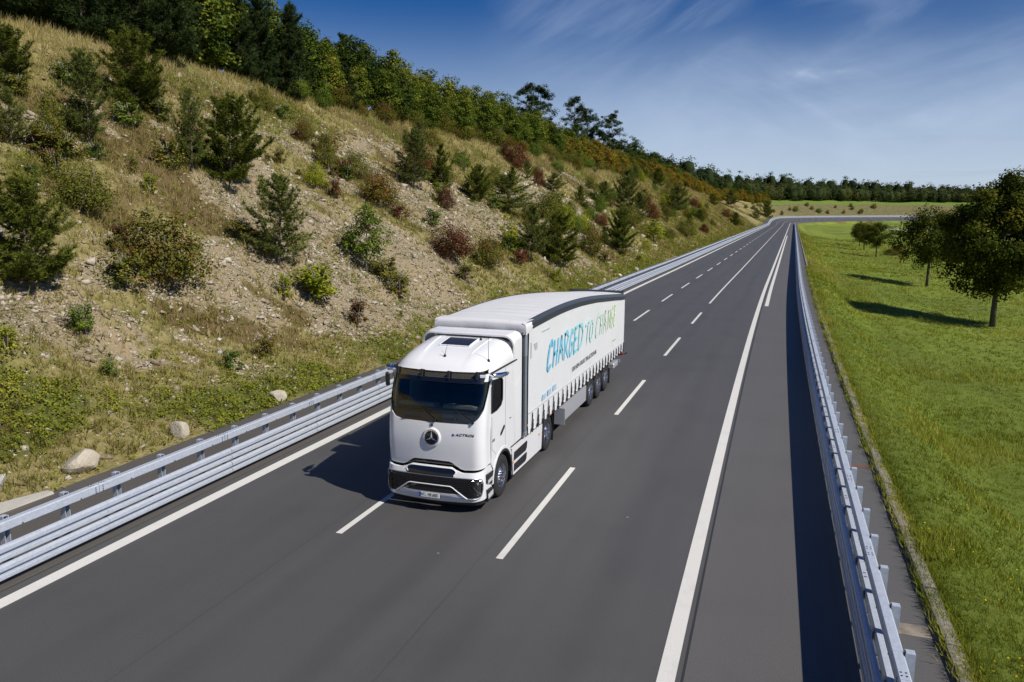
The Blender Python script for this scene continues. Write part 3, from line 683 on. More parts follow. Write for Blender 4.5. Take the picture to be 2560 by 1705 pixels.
# shadow gap above bumper and inner dark box
mb = MB(); mb.box((0, -.50, .85), (1.75, 1.0, .9)); mb.build('front_crossmember', M_CHAS, tractor)
tsl = lin(-.62, .62, 25)
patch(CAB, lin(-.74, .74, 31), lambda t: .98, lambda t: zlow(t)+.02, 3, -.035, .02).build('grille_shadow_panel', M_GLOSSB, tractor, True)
zsl0, zsl1 = pw([(0, .905), (.56, .91), (.60, .95), (.63, 1.0)]), pw([(0, 1.085), (.5, 1.08), (.57, 1.06), (.63, 1.01)])
patch(BUM, tsl, zsl0, zsl1, 4, .004, .06).build('upper_air_intake', M_GLOSSB, tractor, True)
on_tube(BUM, [(t, zsl0(t)) for t in tsl]+[(t, zsl1(t)) for t in tsl[::-1]]+[(tsl[0], zsl0(tsl[0]))], .012, .004).build('intake_rim', M_WHITE, tractor, True)
patch(BUM, lin(-.58, .58, 21), lambda t: .90, lambda t: .935, 1, .022, .03).build('tread_step', M_BLACK, tractor, True)
# grille panel between the lamps with its raised trapezoid
TG2 = 1.305
zg_t = pw([(0, .895), (1.0, .885), (1.18, .872), (1.26, .835), (TG2, .74)]); zg_b = pw([(0, .445), (.5, .445), (.87, .40), (1.12, .395), (1.22, .425), (1.28, .5), (TG2, .6)])
tg = sorted(lin(-TG2, TG2, 57)+[.5, -.5, .87, -.87, 1.05, -1.05])
patch(BUM, tg, zg_b, zg_t, 6, .006, .03).build('grille', M_GLOSSB, tractor, True, 40)
cells = MB(); rr = random.Random(2)
for j in range(7):                                        # honeycomb studs of the grille
    for i in range(-24, 25):
        t = (i+.5*(j % 2))*.046; z = .845-j*.043
        trap = .675-max(0, abs(t)-.5)*.72
        if abs(t) < .99 and z > trap+.035: 
            c = BUM.pt(t, z, .008); cells.box(c, (.030, .02, .024))
gm = cells.build('grille_mesh', M_BLACK, tractor); tag(gm, kind='stuff')
outline = [(t, zg_t(t)) for t in tg]+[(t, zg_b(t)) for t in tg[::-1]]+[(tg[0], zg_t(tg[0]))]
on_tube(BUM, outline, .013, .010).build('grille_frame', M_SILVER, tractor, True)
trapp = [(-.90, .40), (-.86, .43), (-.56, .655), (-.50, .678), (0, .685), (.50, .678), (.56, .655), (.86, .43), (.90, .40)]
dens = []
for (a, b), (c, d) in zip(trapp[:-1], trapp[1:]): dens += [(a+(c-a)*q/5, b+(d-b)*q/5) for q in range(5)]
dens.append(trapp[-1])
on_tube(BUM, dens, .016, .016).build('grille_trapezoid', M_WHITE, tractor, True)
ztr = lambda t: float(np.interp(abs(t), [.5, .86], [.665, .42]))
patch(BUM, lin(-.84, .84, 41), lambda t: .36, lambda t: max(.365, min(ztr(t), .50)), 2, .014, .03).build('lower_lip', M_WHITE, tractor, True, 40)
patch(BUM, lin(-.55, .55, 25), lambda t: .505, lambda t: .60, 2, .012, .05).build('lower_air_intake', M_BLACK, tractor, True)
for sg in (-1, 1):                                        # headlamps behind a clear lens
    tt = [sg*q for q in lin(1.0, 1.28, 9)]; tt = sorted(tt)
    h1 = patch(BUM, tt, lambda t: zg_b(t)+.03, lambda t: zg_t(t)-.025, 5, .013, .006).build('headlight', M_LENS, tractor, True, 40)
    for z0, z1, nm in ((.72, .80, 'low_beam_reflector'), (.47, .53, 'indicator_reflector')):
        a = MB(); c = BUM.pt(sg*1.12, (z0+z1)/2, -.014); a.box(c, (.12, .03, z1-z0), 0, (0, 0, sg*R_(28)), .01); a.build(nm, M_CHROME, h1)
    a = MB(); a.tube([BUM.pt(sg*1.02, .84, .014), BUM.pt(sg*1.22, .825, .014), BUM.pt(sg*1.265, .75, .014)], .008, 5); a.build('daytime_light', M_WREFL, h1, True)
# number plate
pc = BUM.pt(0, .425, .022); pl = MB(); pl.box((0, 0, 0), (.525, .012, .115), 0, None, .004); plate = pl.build('number_plate', M_PLATE, tractor, False, 35, (pc.x, pc.y-.012, pc.z), (R_(-6), 0, 0))
b = MB(); b.box((-.238, -.0045, 0), (.045, .006, .110)); b.build('plate_band', M_BLUE, plate)
obj('plate_number', text_mesh('plate_number', 'NT', .10, M_INK, .72, .001), plate, (-.165, -.0075, 0), ROT_FRONT); obj('plate_number', text_mesh('plate_number', 'MB 600E', .10, M_INK, .68, .001), plate, (.085, -.0075, 0), ROT_FRONT)
b = MB(); b.lathe([(0, -.0085), (.014, -.0085), (.014, 0)], 12, 'y', (-.098, 0, -.018)); b.build('plate_seal', M_SILVER, plate); b = MB(); b.prism([(-.268, -.063), (.268, -.063), (.268, .063), (-.268, .063)], .004, .010, 'y'); b.build('plate_holder', M_BLACK, plate)

# ---- cab sides
AX = .20                                                  # front axle
def tess(polys):
    from mathutils.geometry import tessellate_polygon
    pts = [q for P in polys for q in P]; tri = tessellate_polygon([[Vector((a, b, 0)) for a, b in P] for P in polys]); return pts, tri
def side_plate(polys, x0, x1):
    """polygon with holes in the (y,z) plane, as a plate between x0 and x1"""
    pts, tri = tess(polys); n = len(pts); V = [(x1, a, b) for a, b in pts]+[(x0, a, b) for a, b in pts]
    F = [list(t) for t in tri]+[[n+t[0], n+t[2], n+t[1]] for t in tri]; k = 0
    for P in polys:
        m = len(P); F += [[k+i, k+(i+1) % m, n+k+(i+1) % m, n+k+i] for i in range(m)]; k += m
    return MB().add(V, F)
arch = [(AX+.69*math.cos(a), .52+.69*math.sin(a)) for a in lin(R_(152), R_(40), 14)]
win = [(-.70, 2.285), (-.22, 2.285), (.05, 2.34), (.16, 2.45), (.175, 2.6), (.175, 2.93), (.10, 3.01), (-.50, 3.05), (-.575, 3.02), (-.60, 2.9)]
shell = [(Y_SEAM, 1.05)] + arch + [(.78, 1.08), (1.60, 1.08), (1.60, 3.24), (Y_SEAM, 3.24)]
for sg in (-1, 1):
    o = side_plate([shell, [(max(a, Y_SEAM+.02), b) for a, b in win]], sg*1.19, sg*1.2475).build('cab_side', M_WHITE, tractor)
    w2 = [(max(a, Y_SEAM+.01), b) for a, b in win]
    side_plate([w2], sg*1.225, sg*1.231).build('door_window', M_SGLASS, tractor)
    fr = MB(); P = [(sg*1.245, a, b) for a, b in w2]; fr.tube(P+[P[0]], .016, 6); fr.build('window_seal', M_BLACK, tractor, True)
    for ln in ([(.38, 1.10), (.38, 3.2)], [(1.12, 1.10), (1.12, 3.2)], [(-.56, 1.4), (-.585, 2.2)], [(-.56, 1.4), (-.3, 1.22)]):
        g = MB(); (a, b), (c, d) = ln; g.tube([(sg*1.2475, a, b), (sg*1.2475, c, d)], .004, 5); g.build('panel_gap', M_BLACK, tractor)
    hd = side_plate([[(.0, 1.60), (.06, 1.59), (.30, 1.72), (.31, 1.78), (.26, 1.79), (.02, 1.66)]], sg*1.246, sg*1.262).build('door_handle', M_BLACK, tractor)
    # drip rail under the roof
    g = MB(); g.box((sg*1.243, .32, 3.245), (.03, 1.86, .035)); g.build('roof_seam', M_BLACK, tractor)
    # wheel arch lip and mudguard
    a = MB(); P = [(AX+.675*math.cos(q), .52+.675*math.sin(q)) for q in lin(R_(200), R_(-8), 22)]; Q = [(AX+.61*math.cos(q), .52+.61*math.sin(q)) for q in lin(R_(200), R_(-8), 22)]
    V = []; F = []
    for (xa, ring) in ((sg*1.262, P), (sg*1.262, Q), (sg*.80, Q), (sg*.80, P)): V += [(xa, y, z) for y, z in ring]
    n = len(P)
    for r0 in range(4):
        for i in range(n-1): F.append([r0*n+i, r0*n+i+1, ((r0+1) % 4)*n+i+1, ((r0+1) % 4)*n+i])
    F += [[0, n, 2*n, 3*n], [n-1, 2*n-1, 3*n-1, 4*n-1]]; a.add(V, F); a.build('wheel_arch', M_BLACK, tractor, True, 40)
    # white fender strip over the arch
    P2 = [(AX+.76*math.cos(q), .52+.74*math.sin(q)) for q in lin(R_(178), R_(30), 16)]; Pi = [(AX+.675*math.cos(q), .52+.675*math.sin(q)) for q in lin(R_(178), R_(30), 16)]
    side_plate([P2+Pi[::-1]], sg*1.18, sg*1.256).build('fender', M_WHITE, tractor)
    # corner lamps in dark wedges ahead of the wheel
    for (poly, nm) in (([(-.93, .90), (-.45, .87), (-.43, .62), (-.58, .58), (-.91, .70)], 'corner_lamp_housing'), ([(-.90, .52), (-.58, .50), (-.46, .45), (-.46, .24), (-.86, .22)], 'fog_lamp_housing')):
        h = side_plate([poly], sg*1.20, sg*1.253).build(nm, M_BLACK, tractor)
    for poly in ([(-.86, .74), (-.50, .76), (-.52, .68), (-.84, .66)], [(-.84, .40), (-.50, .42), (-.50, .30), (-.82, .28)]):
        side_plate([poly], sg*1.246, sg*1.258).build('corner_lamp', M_WREFL, tractor)
    # skirts
    s1 = [(.93, .98), (1.05, .25), (3.58, .22), (3.66, .93), (2.3, .96)]
    i1 = [(1.10, .84), (1.06, .62), (2.08, .60), (2.18, .66), (2.22, .80), (2.18, .85)]; i2 = [(1.10, .53), (1.08, .33), (2.05, .31), (2.15, .36), (2.19, .50), (2.15, .54)]
    side_plate([s1], sg*1.18, sg*1.235).build('side_skirt', M_WHITE, tractor)
    for q in (i1, i2):
        a = side_plate([q], sg*1.20, sg*1.241).build('skirt_insert', M_BLACK, tractor); c = side_plate([[(1.25, q[0][1]-.05), (1.25, q[1][1]+.06), (1.5, q[1][1]+.06), (1.45, q[0][1]-.05)]], sg*1.235, sg*1.2425).build('step_recess', M_GLOSSB, a)
    side_plate([[(1.0, .235), (1.0, .185), (3.6, .175), (3.6, .215)]], sg*1.17, sg*1.22).build('skirt_lip', M_BLACK, tractor)
    for yy, zz in ((3.33, .71), (1.0, .60)): b = MB(); b.box((sg*1.244, yy, zz), (.012, .10, .055), 0, None, .004); b.build('side_marker', M_ORG, tractor)
obj('lettering', text_mesh('lettering', '600', .095, M_INK, 1.2, .002, .2), tractor, (1.2495, -.47, 1.60), ROT_SIDE)
b = MB(); b.box((1.249, .75, 1.845), (.004, .12, .025)); b.build('lettering', M_INK, tractor)
# ---- roof
def yfront(x): q = abs(x)/1.235; return -.86+.13*q*q+.22*q**7
def zc(y): return float(np.interp(y, [0, .06, .14, .28, .5, .8, 1.2, 1.6, 2.0, 2.5], [3.21, 3.30, 3.375, 3.46, 3.55, 3.635, 3.705, 3.755, 3.79, 3.81]))
zcs = np.array([zc(q) for q in np.arange(0, 2.6, .02)]); ker = np.ones(9)/9; zcs = np.convolve(np.pad(zcs, 4, 'edge'), ker, 'valid')
def zcc(y): return float(np.interp(y, np.arange(0, 2.6, .02), zcs))
def roof_pt(x, d):
    q = min(1, abs(x)/1.238); sh = (1-q**7)**.55; crease = .012*(1 if abs(x) < .55 else math.exp(-((abs(x)-.55)/.05)**2))
    y = yfront(x)+d; return Vector((x, y, 3.235+(zcc(d)-3.215)*sh - crease*sh*(1 if d > .25 else d/.25)))
xs = [1.238*math.sin(a) for a in lin(-math.pi/2, math.pi/2, 61)]; ds = [0, .02, .05, .09, .14, .2, .28, .38, .5, .65, .8, 1.0, 1.2, 1.4, 1.6, 1.85]
V = [roof_pt(x, d) for d in ds for x in xs]; n = len(xs)
for i, v in enumerate(V):
    if i >= (len(ds)-1)*n: v.y = 1.12
F = [[j*n+i, j*n+i+1, (j+1)*n+i+1, (j+1)*n+i] for j in range(len(ds)-1) for i in range(n-1)]
rm = MB(); rm.add(V, F)
rm.add([(-1.238, yfront(1.238), 3.225), (1.238, yfront(1.238), 3.225), (1.238, 1.12, 3.225), (-1.238, 1.12, 3.225)], [[0, 1, 2, 3]])
roof = rm.build('roof', M_WHITE, tractor, True, 50)
hz = lambda x, y: roof_pt(x, y-yfront(x)).z
hp = [(-.44, .12), (.42, .12), (.42, .92), (-.44, .92)]
mb = MB(); V = []
for j in range(7):
    for i in range(9): x = -.40+.78*i/8; y = .16+.66*j/6; V.append((x, y, hz(x, y)+.022))
F = [[j*9+i, j*9+i+1, (j+1)*9+i+1, (j+1)*9+i] for j in range(6) for i in range(8)]; mb.add(V, F); hatch = mb.build('roof_hatch', simple('hatch_glass', (.02, .022, .028), .3), tractor, True)
rim = [(-.40+.78*i/8, .16) for i in range(9)]+[(.38, .16+.66*j/6) for j in range(1, 7)]+[(.38-.78*i/8, .82) for i in range(1, 9)]+[(-.40, .82-.66*j/6) for j in range(1, 7)]
mb = MB(); mb.tube([(x, y, hz(x, y)+.014) for x, y in rim], .02, 6); mb.build('hatch_frame', M_WHITE, hatch, True)
for x0 in (-.62, .60):                                    # long pressings beside the hatch
    mb = MB(); mb.tube([(x0*(1+.12*(q)), -.25+1.2*q, hz(x0*(1+.12*q), -.25+1.2*q)+.002) for q in lin(0, 1, 9)], [.004]+[.016]*7+[.004], 6); mb.build('roof_rib', M_WHITE, tractor, True)
# air deflector: a hoop behind the roof
def hoop(hw, top, r, n=8):
    P = [(-hw, 1.10)] + [(-hw+r-r*math.cos(a), top-r+r*math.sin(a)) for a in lin(0, math.pi/2, n)] + [(hw-r+r*math.sin(a), top-r+r*math.cos(a)) for a in lin(0, math.pi/2, n)] + [(hw, 1.10)]
    return P
O = hoop(1.252, 3.915, .20); I = hoop(1.20, 3.86, .17); n = len(O)
def ring(y, P, lean=0): return [(x, y+lean*max(0, z-3.1), z) for x, z in P]
secs = [ring(1.10, hoop(1.249, 3.875, .25), -.16), ring(1.26, hoop(1.254, 3.918, .21), -.06), ring(1.64, O), ring(1.64, I), ring(1.10, hoop(1.215, 3.835, .23), -.16)]
V = [v for s_ in secs for v in s_]; F = [[a*n+i, a*n+i+1, ((a+1) % 5)*n+i+1, ((a+1) % 5)*n+i] for a in range(5) for i in range(n-1)]
mb = MB(); mb.add(V, F); mb.build('air_deflector', M_WHITE, tractor, True, 45)
mb = MB(); mb.box((0, 1.30, 2.35), (2.36, .10, 2.4)); mb.build('cab_back', M_CHAS, tractor)
# sun visor with clips and marker lamps
VIS = Skin(1.20, [(2.9, -1.08), (3.3, -.98), (3.4, -.955)], .28, .15)
ts_v = lin(-1.36, 1.36, 41)
vz0 = pw([(0, 3.045), (1.0, 3.04), (1.36, 3.02)]); vz1 = pw([(0, 3.29), (1.0, 3.30), (1.36, 3.335)])
vis = patch(VIS, ts_v, vz0, lambda t: vz0(t)+.11, 3, 0, .012).build('sun_visor', M_GLOSSB, tractor, True)
patch(VIS, ts_v, lambda t: vz0(t)+.112, vz1, 3, 0, .008).build('visor_blade', M_VISOR, vis, True)
for t0 in (-1.02, -.34, .34, 1.02): a = MB(); a.box(VIS.pt(t0, 3.21, -.03), (.07, .14, .19), 0, (R_(-14), 0, 0), .01); a.build('visor_bracket', M_BLACK, vis)
for t0 in (-1.13, 1.13): a = MB(); c = VIS.pt(t0, 3.20, .022); a.box(c, (.16, .04, .085), 0, (R_(-10), 0, R_(18 if t0 > 0 else -18)), .02); a.build('marker_lamp', M_WREFL, vis)
# mirror cameras on short arms
for sg in (-1, 1):
    P = [(sg*1.22, -.62, 3.20), (sg*1.34, -.70, 3.215), (sg*1.46, -.58, 3.215), (sg*1.50, -.30, 3.20), (sg*1.49, -.10, 3.19)]
    a = MB(); a.tube(P, [.035, .05, .062, .055, .02], 12); mc = a.build('mirror_camera', M_CHROME, tractor, True)
    a = MB(); a.box((sg*1.44, -.42, 3.15), (.07, .30, .045), 0, None, .015); a.build('camera_housing', M_BLACK, mc)
    if sg < 0:
        a = MB(); a.box((sg*1.30, -.86, 2.98), (.10, .10, .34), 0, (R_(8), 0, R_(20)), .03); a.build('front_mirror', M_BLACK, tractor)
# aerials
for (x, y, hgt, lean) in ((.0, -.42, .24, .06), (.45, .78, .08, 0), (1.06, -.30, .55, -.01)):
    z = hz(x, y); a = MB(); a.lathe([(0, .05), (.022, .045), (.035, .0), (.035, -.02)], 12, 'z', (x, y, z)); a.tube([(x, y, z+.04), (x+lean*.5, y, z+.04+hgt*.5), (x+lean, y+.02, z+.04+hgt)], [.008, .005, .003], 5)
    if lean > 0: a.tube([(x, y, z+.04), (x-.08, y, z+.13)], .003, 4)
    a.build('aerial', M_BLACK, tractor, True)
# cabin inside
mb = MB(); mb.box((0, .1, 1.72), (2.3, 1.9, .06)); mb.box((0, .95, 2.4), (2.3, .05, 1.4)); mb.build('cabin_lining', simple('cabin_lining', (.10, .10, .10), .8), tractor)
mb = MB(); V = []
for j, (yy, zz) in enumerate([(-1.02, 2.20), (-.86, 2.30), (-.62, 2.31), (-.50, 2.24), (-.46, 2.0)]):
    for i in range(11): x = -1.12+2.24*i/10; V.append((x, yy+.20*(abs(x)/1.12)**2*(1 if j < 2 else 0), zz))
mb.add(V, [[j*11+i, j*11+i+1, (j+1)*11+i+1, (j+1)*11+i] for j in range(4) for i in range(10)]); dsh = mb.build('dashboard', M_DASH, tractor, True)
for x0 in (-.60, .56): mb = MB(); mb.box((x0, -.62, 2.385), (.94, .34, .10), 0, (R_(-10), 0, 0), .02); mb.build('dash_trim', M_CREAM, dsh)
mb = MB(); mb.box((0, .90, 2.75), (2.2, .04, .55)); mb.build('rear_curtain', M_SEAT, tractor)
for x0 in (-.62, .62):
    mb = MB(); mb.box((x0, .28, 2.05), (.52, .5, .16), 0, None, .05); se = mb.build('seat', M_SEAT, tractor); mb = MB(); mb.box((x0, .52, 2.5), (.50, .14, .8), 0, (R_(-8), 0, 0), .05); mb.build('backrest', M_SEAT, se); mb = MB(); mb.box((x0, .56, 2.96), (.28, .10, .18), 0, None, .04); mb.build('headrest', M_SEAT, se)
mb = MB(); cpt = Vector((.62, -.34, 2.38)); P = [(cpt.x+.23*math.cos(a), cpt.y+.12*math.sin(a), cpt.z+.2*math.sin(a)) for a in lin(0, 2*math.pi, 25)]; mb.tube(P, .016, 6); mb.tube([(cpt.x-.22, cpt.y, cpt.z), (cpt.x+.22, cpt.y, cpt.z)], .014, 5); mb.tube([cpt, (.62, -.55, 2.2)], .025, 6); mb.build('steering_wheel', M_BLACK, tractor, True)
# ---- chassis and wheels
mb = MB()
for x0 in (-.40, .40): mb.box((x0, 2.4, .78), (.10, 5.2, .26))
mb.box((0, 4.2, .52), (1.6, .22, .22)); mb.box((0, AX, .45), (1.7, .16, .14)); mb.box((0, 2.1, .60), (2.1, 2.2, .52)); mb.box((0, 3.6, .97), (.9, 1.0, .10)); mb.build('chassis', M_CHAS, tractor)
mb = MB(); mb.box((0, 2.25, .98), (2.2, 1.2, .03)); mb.build('deck_plate', M_BLACK, tractor)
def tyre_prof(R, w, ri):
    h = w/2
    return [(ri, -h*.80), (ri+.03, -h*.92), (R-.13, -h), (R-.045, -h*.96), (R-.012, -h*.86), (R, -h*.74), (R, -h*.38), (R-.014, -h*.36), (R-.014, -h*.30), (R, -h*.28), (R, -h*.04), (R-.014, -h*.02), (R-.014, h*.04), (R, h*.06), (R, h*.30), (R-.014, h*.32), (R-.014, h*.38), (R, h*.40), (R, h*.74), (R-.012, h*.86), (R-.045, h*.96), (R-.13, h), (ri+.03, h*.92), (ri, h*.80)]
def wheel_meshes(deep, w=.315, R=.52):
    ri = .285
    t = MB(); t.lathe(tyre_prof(R, w, ri), 44, 'x'); mt = t.mesh('tyre', M_RUB, True, 40)
    r = MB(); h = w/2
    if not deep: pr = [(ri+.012, -h*.8), (ri+.018, h*.78), (ri+.004, h*.95), (ri-.018, h*.92), (ri-.03, h*.55), (.235, h*.42), (.19, h*.72), (.145, h*.80), (.10, h*.82)]
    else: pr = [(ri+.012, -h*.8), (ri+.018, h*.78), (ri+.004, h*.95), (ri-.018, h*.92), (ri-.035, h*.35), (.25, -h*.15), (.20, -h*.30), (.15, -h*.28), (.10, -h*.28)]
    r.lathe(pr, 44, 'x')
    zf = pr[-1][1]
    for k in range(10):                                   # hand holes read as dark discs, nuts round the hub
        a = 2*math.pi*k/10; q = (pr[-3][0]+pr[-4][0])/2+.01; x = (pr[-3][1]+pr[-4][1])/2+.012
        r.lathe([(0, x+.004), (.026, x+.004), (.03, x-.02)], 10, 'x', (0, q*math.cos(a), q*math.sin(a)), 1)
        a += .31; r.lathe([(0, zf+.035), (.014, zf+.03), (.016, zf-.01)], 6, 'x', (0, .122*math.cos(a), .122*math.sin(a)), 0)
    mr = r.mesh('rim', [M_RIM, M_BLACK], True, 35)
    hb = MB(); hb.lathe([(.10, zf-.01), (.098, zf+.05), (.085, zf+.085), (.05, zf+.10), (0, zf+.10)], 20, 'x'); mh = hb.mesh('hub', M_RIM if not deep else M_SILVER, True, 35)
    return mt, mr, mh
WH_F, WH_D = wheel_meshes(False, .36), wheel_meshes(True)
WH_T = wheel_meshes(False, .385, .53)
def put_wheel(parent, x, y, z, ms, sg):
    w = bpy.data.objects.new('wheel', None); link(w, parent); w.location = (x, y, z); w.rotation_euler = (random.Random(int(y*10)).random()*3, 0, 0 if sg > 0 else math.pi)
    for nm, me in zip(('tyre', 'rim', 'hub'), ms): obj(nm, me, w)
for sg in (-1, 1):
    put_wheel(tractor, sg*1.05, AX, .515, WH_F, sg)
    put_wheel(tractor, sg*1.08, AX+4.0, .515, WH_D, sg); put_wheel(tractor, sg*.74, AX+4.0, .515, WH_D, sg)
    a = MB(); P = [(AX+4.0+.60*math.cos(q), .515+.60*math.sin(q)) for q in lin(R_(165), R_(-2), 16)]; Q = [(AX+4.0+.575*math.cos(q), .515+.575*math.sin(q)) for q in lin(R_(165), R_(-2), 16)]
    V = [(xx, y, z) for xx, rg in ((sg*1.25, P), (sg*1.25, Q), (sg*.6, Q), (sg*.6, P)) for y, z in rg]; n = 16
    a.add(V, [[r0*n+i, r0*n+i+1, ((r0+1) % 4)*n+i+1, ((r0+1) % 4)*n+i] for r0 in range(4) for i in range(n-1)]+[[0, n, 2*n, 3*n], [n-1, 2*n-1, 3*n-1, 4*n-1]]); a.build('mudguard', M_BLACK, tractor, True, 40)
    a = MB(); a.box((sg*.98, AX+4.0+.64, .36), (.5, .02, .5)); a.build('mud_flap', M_RUB, tractor)
# ================================================================== the semi-trailer
trailer = empty('semi_trailer', (TX, TY, 0)); tag(trailer, 'long white curtain-side semi-trailer with blue to green brush lettering', 'trailer')
Y0, Y1 = 1.88, 16.0; XS = 1.275
def zside(y):                                            # upper edge of the curtain, falling to the rear
    return float(np.interp(y, [1.8, 3, 4.5, 6, 7.5, 9, 10.5, 12, 13.5, 15, 16.1], [3.84, 3.88, 3.915, 3.92, 3.885, 3.81, 3.71, 3.59, 3.46, 3.33, 3.23]))
_ys = np.linspace(1.8, 16.1, 144); _zs = np.convolve(np.pad([zside(y) for y in _ys], 10, 'edge'), np.ones(21)/21, 'valid')
def zs(y): return float(np.interp(y, _ys, _zs))
# curtains: gently rippled cloth, gathered between the buckles
NB = 26; BY = [2.52+i*(15.86-2.52)/(NB-1) for i in range(NB)]
def curtain(sg):
    ys = np.linspace(2.16, 15.97, 340); nz = 22; rows = []
    for j in range(nz+1):
        q = j/nz; row = []
        for y in ys:
            zb = 1.06 + .03*math.cos(2*math.pi*(y-2.52)/((15.86-2.52)/(NB-1)))
            zt = zs(y); z = zb+(zt-zb)*(q**.8 if q > 0 else 0)
            ph = 2*math.pi*(y-2.52)/((15.86-2.52)/(NB-1)); h = max(0, 1-(z-1.05)/.55)
            rip = -.016*h*math.cos(ph) + .010*(fbm(y*2.2, z*1.1, 3)-.5) + .018*(fbm(y*.5+3, z*.5, 2)-.5) + .012*h*(vnoise(y*5, z*3)-.5)
            row.append((sg*(XS+rip), y, z))
        rows.append(row)
    V = np.array(rows).reshape(-1, 3); n = len(ys); I = np.arange((nz+1)*n).reshape(nz+1, n)
    F = np.stack([I[:-1, :-1].ravel(), I[:-1, 1:].ravel(), I[1:, 1:].ravel(), I[1:, :-1].ravel()], 1)
    if sg < 0: F = F[:, ::-1]
    return obj('curtain', mesh_np('curtain', V, F, M_CURT, True), trailer)
for sg in (-1, 1):
    cu = curtain(sg)
    # hem band line
    b = MB(); b.tube([(sg*(XS+.012), y, 1.60-.013*(y-2.2)) for y in np.linspace(2.2, 15.95, 60)], .012, 5); b.build('hem_band', M_GREYINK, cu, True)
    for i, y in enumerate(BY):                            # straps with their buckles
        zb = 1.05; zt = 1.53-.012*(y-2.2)
        s_ = MB(); s_.prism([(y-.018, zb+.12), (y+.018, zb+.12), (y+.024, zt-.06), (y+.012, zt+.02), (y-.012, zt+.02), (y-.012, zt-.10)], sg*(XS+.006), sg*(XS+.024), 'x'); so = s_.build('strap', M_STRAP, trailer)
        k = MB(); k.box((sg*(XS+.026), y+.005, zb+.15), (.03, .075, .13), 0, None, .01); k.box((sg*(XS+.022), y+.035, zb+.24), (.02, .03, .12), 0, (R_(-25*sg*0-22), 0, 0)); k.box((sg*(XS+.022), y-.015, zb+.02), (.02, .03, .14)); k.build('buckle', M_SILVER if i % 1 == 0 and False else M_CHAS, so)
    # roof rail: dark extrusion following the drop
    ysr = list(np.linspace(2.42, 15.98, 70)); V = []; sec = [(0, -.005), (.018, .0), (.022, .05), (.010, .06), (.016, .075), (.012, .14), (-.01, .15), (-.02, .165), (-.055, .235), (-.085, .25), (-.10, .245), (-.10, -.005)]; n = len(sec)
    for y in ysr: V += [(sg*(XS+a), y, zs(y)+b) for a, b in sec]
    F = [[i*n+j, i*n+(j+1) % n, (i+1)*n+(j+1) % n, (i+1)*n+j] for i in range(len(ysr)-1) for j in range(n)] + [list(range(n))[::-1], [(len(ysr)-1)*n+j for j in range(n)]]
    b = MB(); b.add(V, F); b.build('roof_rail', M_RAILD, trailer, True, 30)
    # corner posts
    b = MB(); b.box((sg*1.245, 1.965, 3.52), (.055, .19, .64)); b.build('corner_post_cover', M_GREYP, trailer); b = MB(); b.box((sg*1.244, 1.965, 2.16), (.052, .186, 2.06)); b.build('corner_post', M_GALV2, trailer)
    b = MB(); b.box((sg*1.25, 1.96, 1.10), (.06, .2, .12)); b.build('post_foot', M_SILVER, trailer)
    b = MB(); b.box((sg*1.255, 15.985, 2.25), (.05, .05, 2.3)); b.build('rear_post', M_GALV2, trailer)
# roof skin with the cross bows showing through
ysr = np.linspace(1.96, 15.97, 200); xr = np.linspace(-1.17, 1.17, 25); V = []
for y in ysr:
    bowd = .012*math.cos(2*math.pi*y/.62)
    for x in xr: V.append((x, y, zs(y)+.235+.045*(1-(x/1.17)**2)+(bowd+.01*(fbm(x*3, y*2)-.5))*(1-(x/1.17)**8)))
I = np.arange(len(V)).reshape(len(ysr), len(xr)); F = np.stack([I[:-1, :-1].ravel(), I[:-1, 1:].ravel(), I[1:, 1:].ravel(), I[1:, :-1].ravel()], 1)
obj('roof_cover', mesh_np('roof_cover', np.array(V), F, M_ROOFT, True), trailer)
# front cover: tarpaulin valance with studs
xr = np.linspace(-1.29, 1.29, 60); V = []
prof = [(2.55, .245), (2.2, .25), (1.96, .245), (1.87, .22), (1.845, .15), (1.84, .05), (1.84, -.02), (1.845, -.07)]
for yy, dz in prof:
    for x in xr:
        rr_ = .02*(fbm(x*3.2+4, dz*7, 3)-.5)+.012*math.sin(x*9)*max(0, .1-dz)
        V.append((x, yy+rr_+.02*max(0, abs(x)-1.2)*4, zs(1.95)+dz+.045*(1-(x/1.29)**2)*(1 if dz > .1 else .3)))
I = np.arange(len(V)).reshape(len(prof), 60); F = np.stack([I[:-1, :-1].ravel(), I[:-1, 1:].ravel(), I[1:, 1:].ravel(), I[1:, :-1].ravel()], 1)
fc = obj('front_cover', mesh_np('front_cover', np.array(V), F[:, ::-1], M_FRONTT, True), trailer)
for x in np.linspace(-1.05, 1.05, 11): b = MB(); b.lathe([(0, -.012), (.018, -.010), (.022, .0), (.022, .02)], 10, 'y', (float(x), 1.832, zs(1.95)+.02)); b.build('cover_stud', M_BLACK, fc)
for sg in (-1, 1):                                        # cover wrapped round the corner
    V = []
    for y in np.linspace(1.845, 2.46, 8):
        for dz in (.235, .19, .10, .0, -.09+.14*(y-1.845)): V.append((sg*(1.292+.012*(fbm(y*6, dz*9)-.5)-(.10 if dz > .2 else .03 if dz > .15 else 0)), y, zs(1.95)+dz))
    I = np.arange(40).reshape(8, 5); F = np.stack([I[:-1, :-1].ravel(), I[:-1, 1:].ravel(), I[1:, 1:].ravel(), I[1:, :-1].ravel()], 1)
    obj('corner_wrap', mesh_np('corner_wrap', np.array(V), F if sg > 0 else F[:, ::-1], M_FRONTT, True), trailer)
    b = MB(); b.lathe([(0, .02), (.02, .018), (.024, 0)], 10, 'y', (sg*1.2, 1.83, zs(1.95)-.03)); b.build('cover_stud', M_BLACK, fc)
b = MB(); b.box((0, 1.93, 2.4), (2.44, .06, 2.9)); b.build('front_wall', M_GREYP, trailer)
b = MB(); b.box((0, 15.99, 2.25), (2.46, .06, 2.3)); b.build('rear_door', M_WHITE, trailer)
